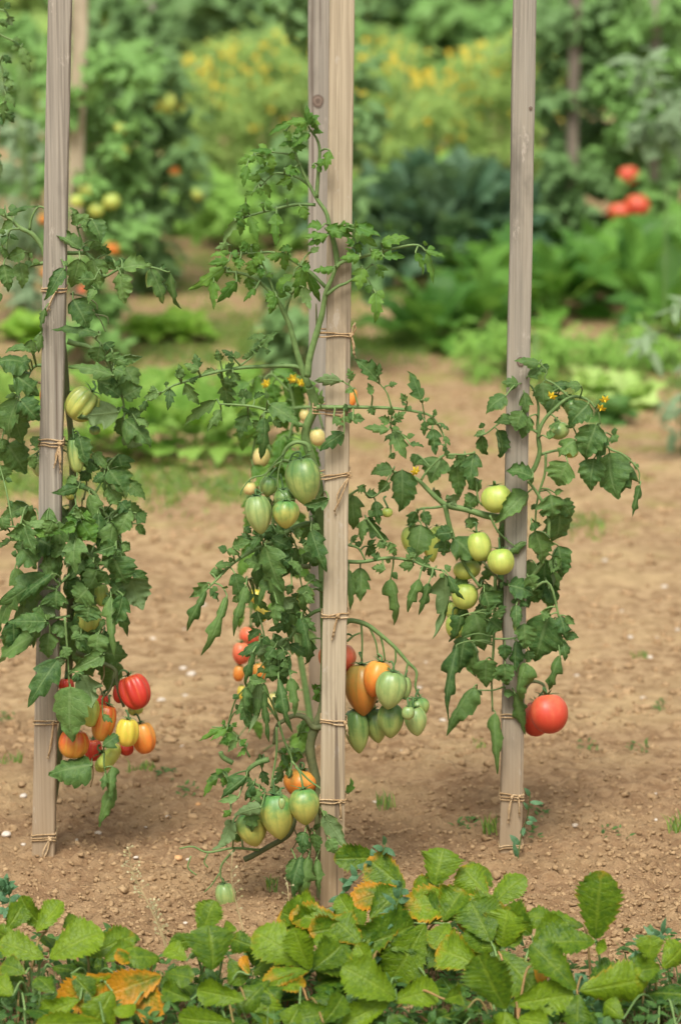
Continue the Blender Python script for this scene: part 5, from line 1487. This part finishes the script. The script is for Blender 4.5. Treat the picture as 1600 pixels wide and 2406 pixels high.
# yellow flowering plants
fl_l = ['yellow flowering feathery plants growing in the far flower bed']
xs = [410, 455, 500, 540, 580, 620, 660, 700, 850, 880, 915, 950, 990, 1030, 1070, 1110, 1150, 1190, 1230, 1270]
for i, x in enumerate(xs):
    bp = R(440, 520)
    tp = R(60, 150) if not 980 < x < 1110 else R(130, 200)
    o, g = bgplant('flowering_plant', 'flowering plant', 'feathery plant with orange yellow flowers in the far flower bed', 'yellow flowering plants in the far bed', x + R(-12, 12), bp, tp, 120, 520, .07, 'yl', ww=.14, dep=.25, stems=4)
    pb = MB()
    for _ in range(int(R(16, 40))):
        v = 1 - abs(random.gauss(0, .28))
        q = P(x + R(-60, 60), bp + (tp - bp) * v - 5, g.y + R(-.3, .2))
        rr = R(.005, .010)
        for k in range(5):
            an = k * 1.257 + R(-.2, .2)
            d = Vector((math.cos(an), -.3, math.sin(an)))
            mini(pb, q, d, rr * 1.3, rr * .9, Vector((0, -1, .5)), (R(0, 1), 0, 0))
    pb.build('blossoms', M['opetal'], o, g)
for i, (x, bp, tp, w_, mt, lb) in enumerate([(480, 260, -40, 330, 'dk', 'dark blurred bush behind the yellow flowers on the left'), (690, 240, -60, 260, 'md', 'green blurred bush behind the two middle stakes'),
                                             (905, 200, -60, 170, 'dk', 'very dark blurred bush right of the two middle stakes'), (1030, 215, 5, 300, 'md', 'rounded green bush behind the yellow flowers on the right'),
                                             (1190, 200, 20, 170, 'md', 'low green bush beside the rounded one'), (200, 240, -60, 330, 'md', 'blurred bush behind the left stake'), (20, 260, -80, 260, 'yl', 'yellowish blurred bush at the upper left corner'),
                                             (1330, 180, -60, 240, 'dk', 'dark bush behind the right hand tomato row'), (1540, 190, -60, 300, 'md', 'green bush at the far upper right')]):
    bgplant('bush', 'bush', lb, 'bushes at the back of the garden', x, bp, tp, w_, 1500, .12, mt, dep=.4, ww=.6, prof=lambda v: 1.05 - .45 * v * v)
HL_ = ['far dark hedge shrub behind the left tomato plants', 'far dark hedge shrub behind the left flowers', 'far dark hedge shrub behind the middle stakes', 'far dark hedge shrub behind the rounded bush', 'far dark hedge shrub behind the right tomato row']
for i in range(5):
    px = -200 + i * 500
    bgplant('hedge_shrub', 'shrub', HL_[i], 'far hedge shrubs', px, 8, -700, 620, 2600, .16, 'dk', dep=.6, ww=.6)
# low greenery behind the flowers
for i, x in enumerate([470, 560, 660, 880, 1000, 1130, 1230]):
    bgplant('leafy_plant', 'plant', 'low bright green leafy plant at the foot of the yellow flowers', 'leafy plants below the yellow flowers', x, R(555, 590), R(380, 430), 170, 420, .06, 'ft', dep=.25, ww=.4)


def rosette(name, cat, label, group, px, py, n, L, ww, mat, el=(.3, 1.2), style='plain', petiole=.35, Y=None, curl=(-.6, .4), lob=None):
    g = G(px, py)
    o = empty(name, g, label, cat, group)
    fb = MB()
    for i in range(n):
        an = 2.4 * i + R(-.3, .3)
        e_ = el[0] + (el[1] - el[0]) * (i / n) + R(-.15, .15)
        d = Vector((math.cos(an) * math.cos(e_), math.sin(an) * math.cos(e_), math.sin(e_)))
        l_ = L * R(.75, 1.15)
        p0 = g + Vector((0, 0, .01))
        p1 = p0 + d * l_ * petiole
        d2 = (d + Vector((0, 0, -R(.1, .5)))).normalized()
        tube(fb, [p0, p1, p1 + d2 * l_ * .3], L * .022, L * .010, 5, (1, 0, 0))
        leaflet(fb, p1, p1 + d2 * l_, l_ * ww * R(.85, 1.15), Vector((0, -.15, 1)) - d * .4, style, R(*curl), .08, R(-.3, .3), R(-.3, .3), (R(0, 1) ** 1.5, 0, R(0, 1)), N=14, MX=3, hook=R(0, .5), pucker=.14, lob=lob)
    fb.build('leaves', FMAT[mat], o, g)
    return o


kale = 'broad leaved dark plants behind the right hand path'
for (px, py, n, L, lb) in [(930, 650, 64, .115, 'dark blue green broad leaved plant nearest the middle stakes'), (1030, 660, 76, .125, 'largest dark blue green broad leaved plant in the middle distance'), (1130, 645, 64, .115, 'dark broad leaved plant just left of the right stake')]:
    rosette('broad_leaved_plant', 'plant', lb, kale, px, py, n, L, .85, 'kb', (.15, 1.4), petiole=1.9, curl=(-.9, 1.0))
cab = 'leafy vegetables in the right hand bed'
for (px, py, n, L, lb) in [(1010, 815, 12, .11, 'low dark leafy vegetable at the near left end of the right bed'), (1110, 800, 16, .13, 'leafy green vegetable left of the right stake'), (1190, 720, 15, .13, 'leafy green vegetable directly behind the right stake'),
                           (1120, 690, 14, .12, 'leafy green vegetable at the far left of the right bed'), (1290, 745, 16, .14, 'leafy vegetable with glossy pale ribs right of the right stake'), (1280, 645, 15, .13, 'glossy leafy vegetable below the blurred grey stake'),
                           (1390, 690, 16, .14, 'leafy vegetable in the middle of the right bed'), (1400, 625, 14, .12, 'leafy vegetable below the red fruit of the back row'), (1490, 730, 16, .15, 'leafy vegetable near the right edge of the bed'),
                           (1500, 640, 14, .13, 'leafy vegetable under the tomato plant with red fruit'), (1590, 700, 16, .15, 'leafy vegetable cut off by the right edge'), (1590, 800, 14, .13, 'leafy vegetable low at the right edge behind the wilting plant')]:
    rosette('leafy_vegetable', 'vegetable', lb, cab, px, py, n + 6, L * (1.05 if py < 700 else 1.2), .62, 'cb', (.25, 1.35), petiole=.5, curl=(-.9, .6))
for i, x in enumerate([1130, 1190, 1255, 1320, 1390, 1460, 1530, 1590]):
    bgplant('carrot_plant', 'vegetable', 'feathery bright green carrot top in the right hand bed', 'carrot tops in the right hand bed', x, R(865, 890) if x < 1300 else R(850, 880), R(770, 815), 90, 300, .035, 'ft', dep=.12, ww=.2)
rosette('lettuce', 'lettuce', 'pale yellow green lettuce right of the right stake', 'lettuces', 1400, 935, 20, .085, .8, 'pl', (.2, 1.2), petiole=.1)
rosette('lettuce', 'lettuce', 'pale lettuce with white green leaves partly behind the wilting plant', 'lettuces', 1480, 955, 20, .085, .8, 'pl', (.1, 1.1), petiole=.1)
rosette('lettuce', 'lettuce', 'darker green lettuce in front of the pale ones', 'lettuces', 1440, 990, 18, .06, .8, 'md', (.1, 1.1), petiole=.1)
rosette('lettuce', 'lettuce', 'bright green lettuce between the left and middle stakes', 'lettuces', 350, 800, 20, .085, .85, 'br', (.15, 1.2), petiole=.1)
rosette('lettuce', 'lettuce', 'bright green lettuce right beside the first one, nearer the middle stakes', 'lettuces', 435, 800, 20, .085, .85, 'br', (.15, 1.2), petiole=.1)
rosette('lettuce', 'lettuce', 'bright green lettuce left of the left stake', 'lettuces', 70, 805, 18, .09, .85, 'br', (.15, 1.2), petiole=.1)
bn = 'bushy bean plants in the left hand row'
for (px, py, n, L, lb) in [(215, 1070, 18, .085, 'light green bean plant just right of the left tomato plant'), (300, 1080, 20, .085, 'light green bean plant, second from the left tomato plant'), (385, 1075, 20, .09, 'light green bean plant halfway between the left and middle stakes'),
                           (465, 1085, 20, .09, 'bean plant with a big blue green hanging leaf'), (545, 1070, 18, .085, 'light green bean plant beside the middle tomato plant'), (610, 1050, 14, .08, 'light green bean plant behind the green striped tomatoes'),
                           (40, 1040, 14, .085, 'light green bean plant at the left edge')]:
    rosette('bean_plant', 'bean plant', lb, bn, px, py, n - 4, L, .75, 'bn', (.25, 1.35), petiole=1.05)
    if px in (215, 300, 385, 465, 545):
        rosette('bean_plant', 'bean plant', lb.replace('light green bean plant', 'smaller yellowish bean plant').replace('bean plant with', 'smaller bean plant behind the one with'), bn, px + 35, py - 100, 11, L, .7, 'bn', (.2, 1.2), petiole=.7)
# grass strips between the beds
mb = MB()


def strip(x0, x1, y0, y1, n, hmax):
    for _ in range(n):
        px, py = R(x0, x1), random.gauss((y0 + y1) / 2, (y1 - y0) * .27)
        if noise.noise((px * .012, py * .03, 2)) < R(-.55, .1): continue
        g = G(px, py)
        g.z = gz(g.x, g.y) - .002
        blade(mb, g, R(.3, 1) * hmax, .0022, R(.2, 1))


strip(-100, 590, 1085, 1185, 4200, .022)
strip(250, 600, 790, 860, 2000, .02)
strip(780, 1180, 755, 850, 4500, .025)
strip(780, 1120, 660, 720, 1500, .02)
strip(330, 720, 590, 700, 3600, .02)
strip(480, 740, 700, 880, 3600, .02)
strip(-100, 330, 830, 960, 2200, .022)
strip(1180, 1620, 890, 930, 1800, .03)
strip(1290, 1420, 1195, 1260, 240, .02)
tag(mb.build('grass', M['grass']), 'short patchy grass strips between the vegetable beds', 'grass', None, 'stuff')

# ------------------------------------------------------------------ light
w = bpy.data.worlds.new('World')
scene.world = w
w.use_nodes = True
nt = w.node_tree
nt.nodes.clear()
sky = nt.nodes.new('ShaderNodeTexSky')
sky.sky_type = 'NISHITA'
sky.sun_disc = False
SUN_EL, SUN_AZ = math.radians(58), math.radians(190)     # azimuth measured clockwise from +Y
sky.sun_elevation = SUN_EL
sky.sun_rotation = SUN_AZ
sky.dust_density = 4.0
sky.air_density = 1.0
sky.ozone_density = 1.0
hs = nt.nodes.new('ShaderNodeHueSaturation')
hs.inputs['Saturation'].default_value = 0.08
bg = nt.nodes.new('ShaderNodeBackground')
bg.inputs['Strength'].default_value = 0.105
out = nt.nodes.new('ShaderNodeOutputWorld')
nt.links.new(sky.outputs[0], hs.inputs['Color'])
nt.links.new(hs.outputs[0], bg.inputs['Color'])
nt.links.new(bg.outputs[0], out.inputs['Surface'])
sd = bpy.data.lights.new('sun', 'SUN')
sd.energy = 2.3
sd.angle = math.radians(24)
sd.color = (1.0, 0.95, 0.87)
so = bpy.data.objects.new('sun', sd)
COL.objects.link(so)
dv = Vector((math.sin(SUN_AZ) * math.cos(SUN_EL), math.cos(SUN_AZ) * math.cos(SUN_EL), math.sin(SUN_EL)))
so.rotation_euler = dv.to_track_quat('Z', 'Y').to_euler()
so.location = dv * 20

vs = scene.view_settings
vs.view_transform = 'Standard'
vs.look = 'None'
vs.exposure = 0.74
vs.gamma = 1.0
scene.render.engine = 'CYCLES'
scene.cycles.use_denoising = True
scene.cycles.max_bounces = 6
scene.cycles.transparent_max_bounces = 4
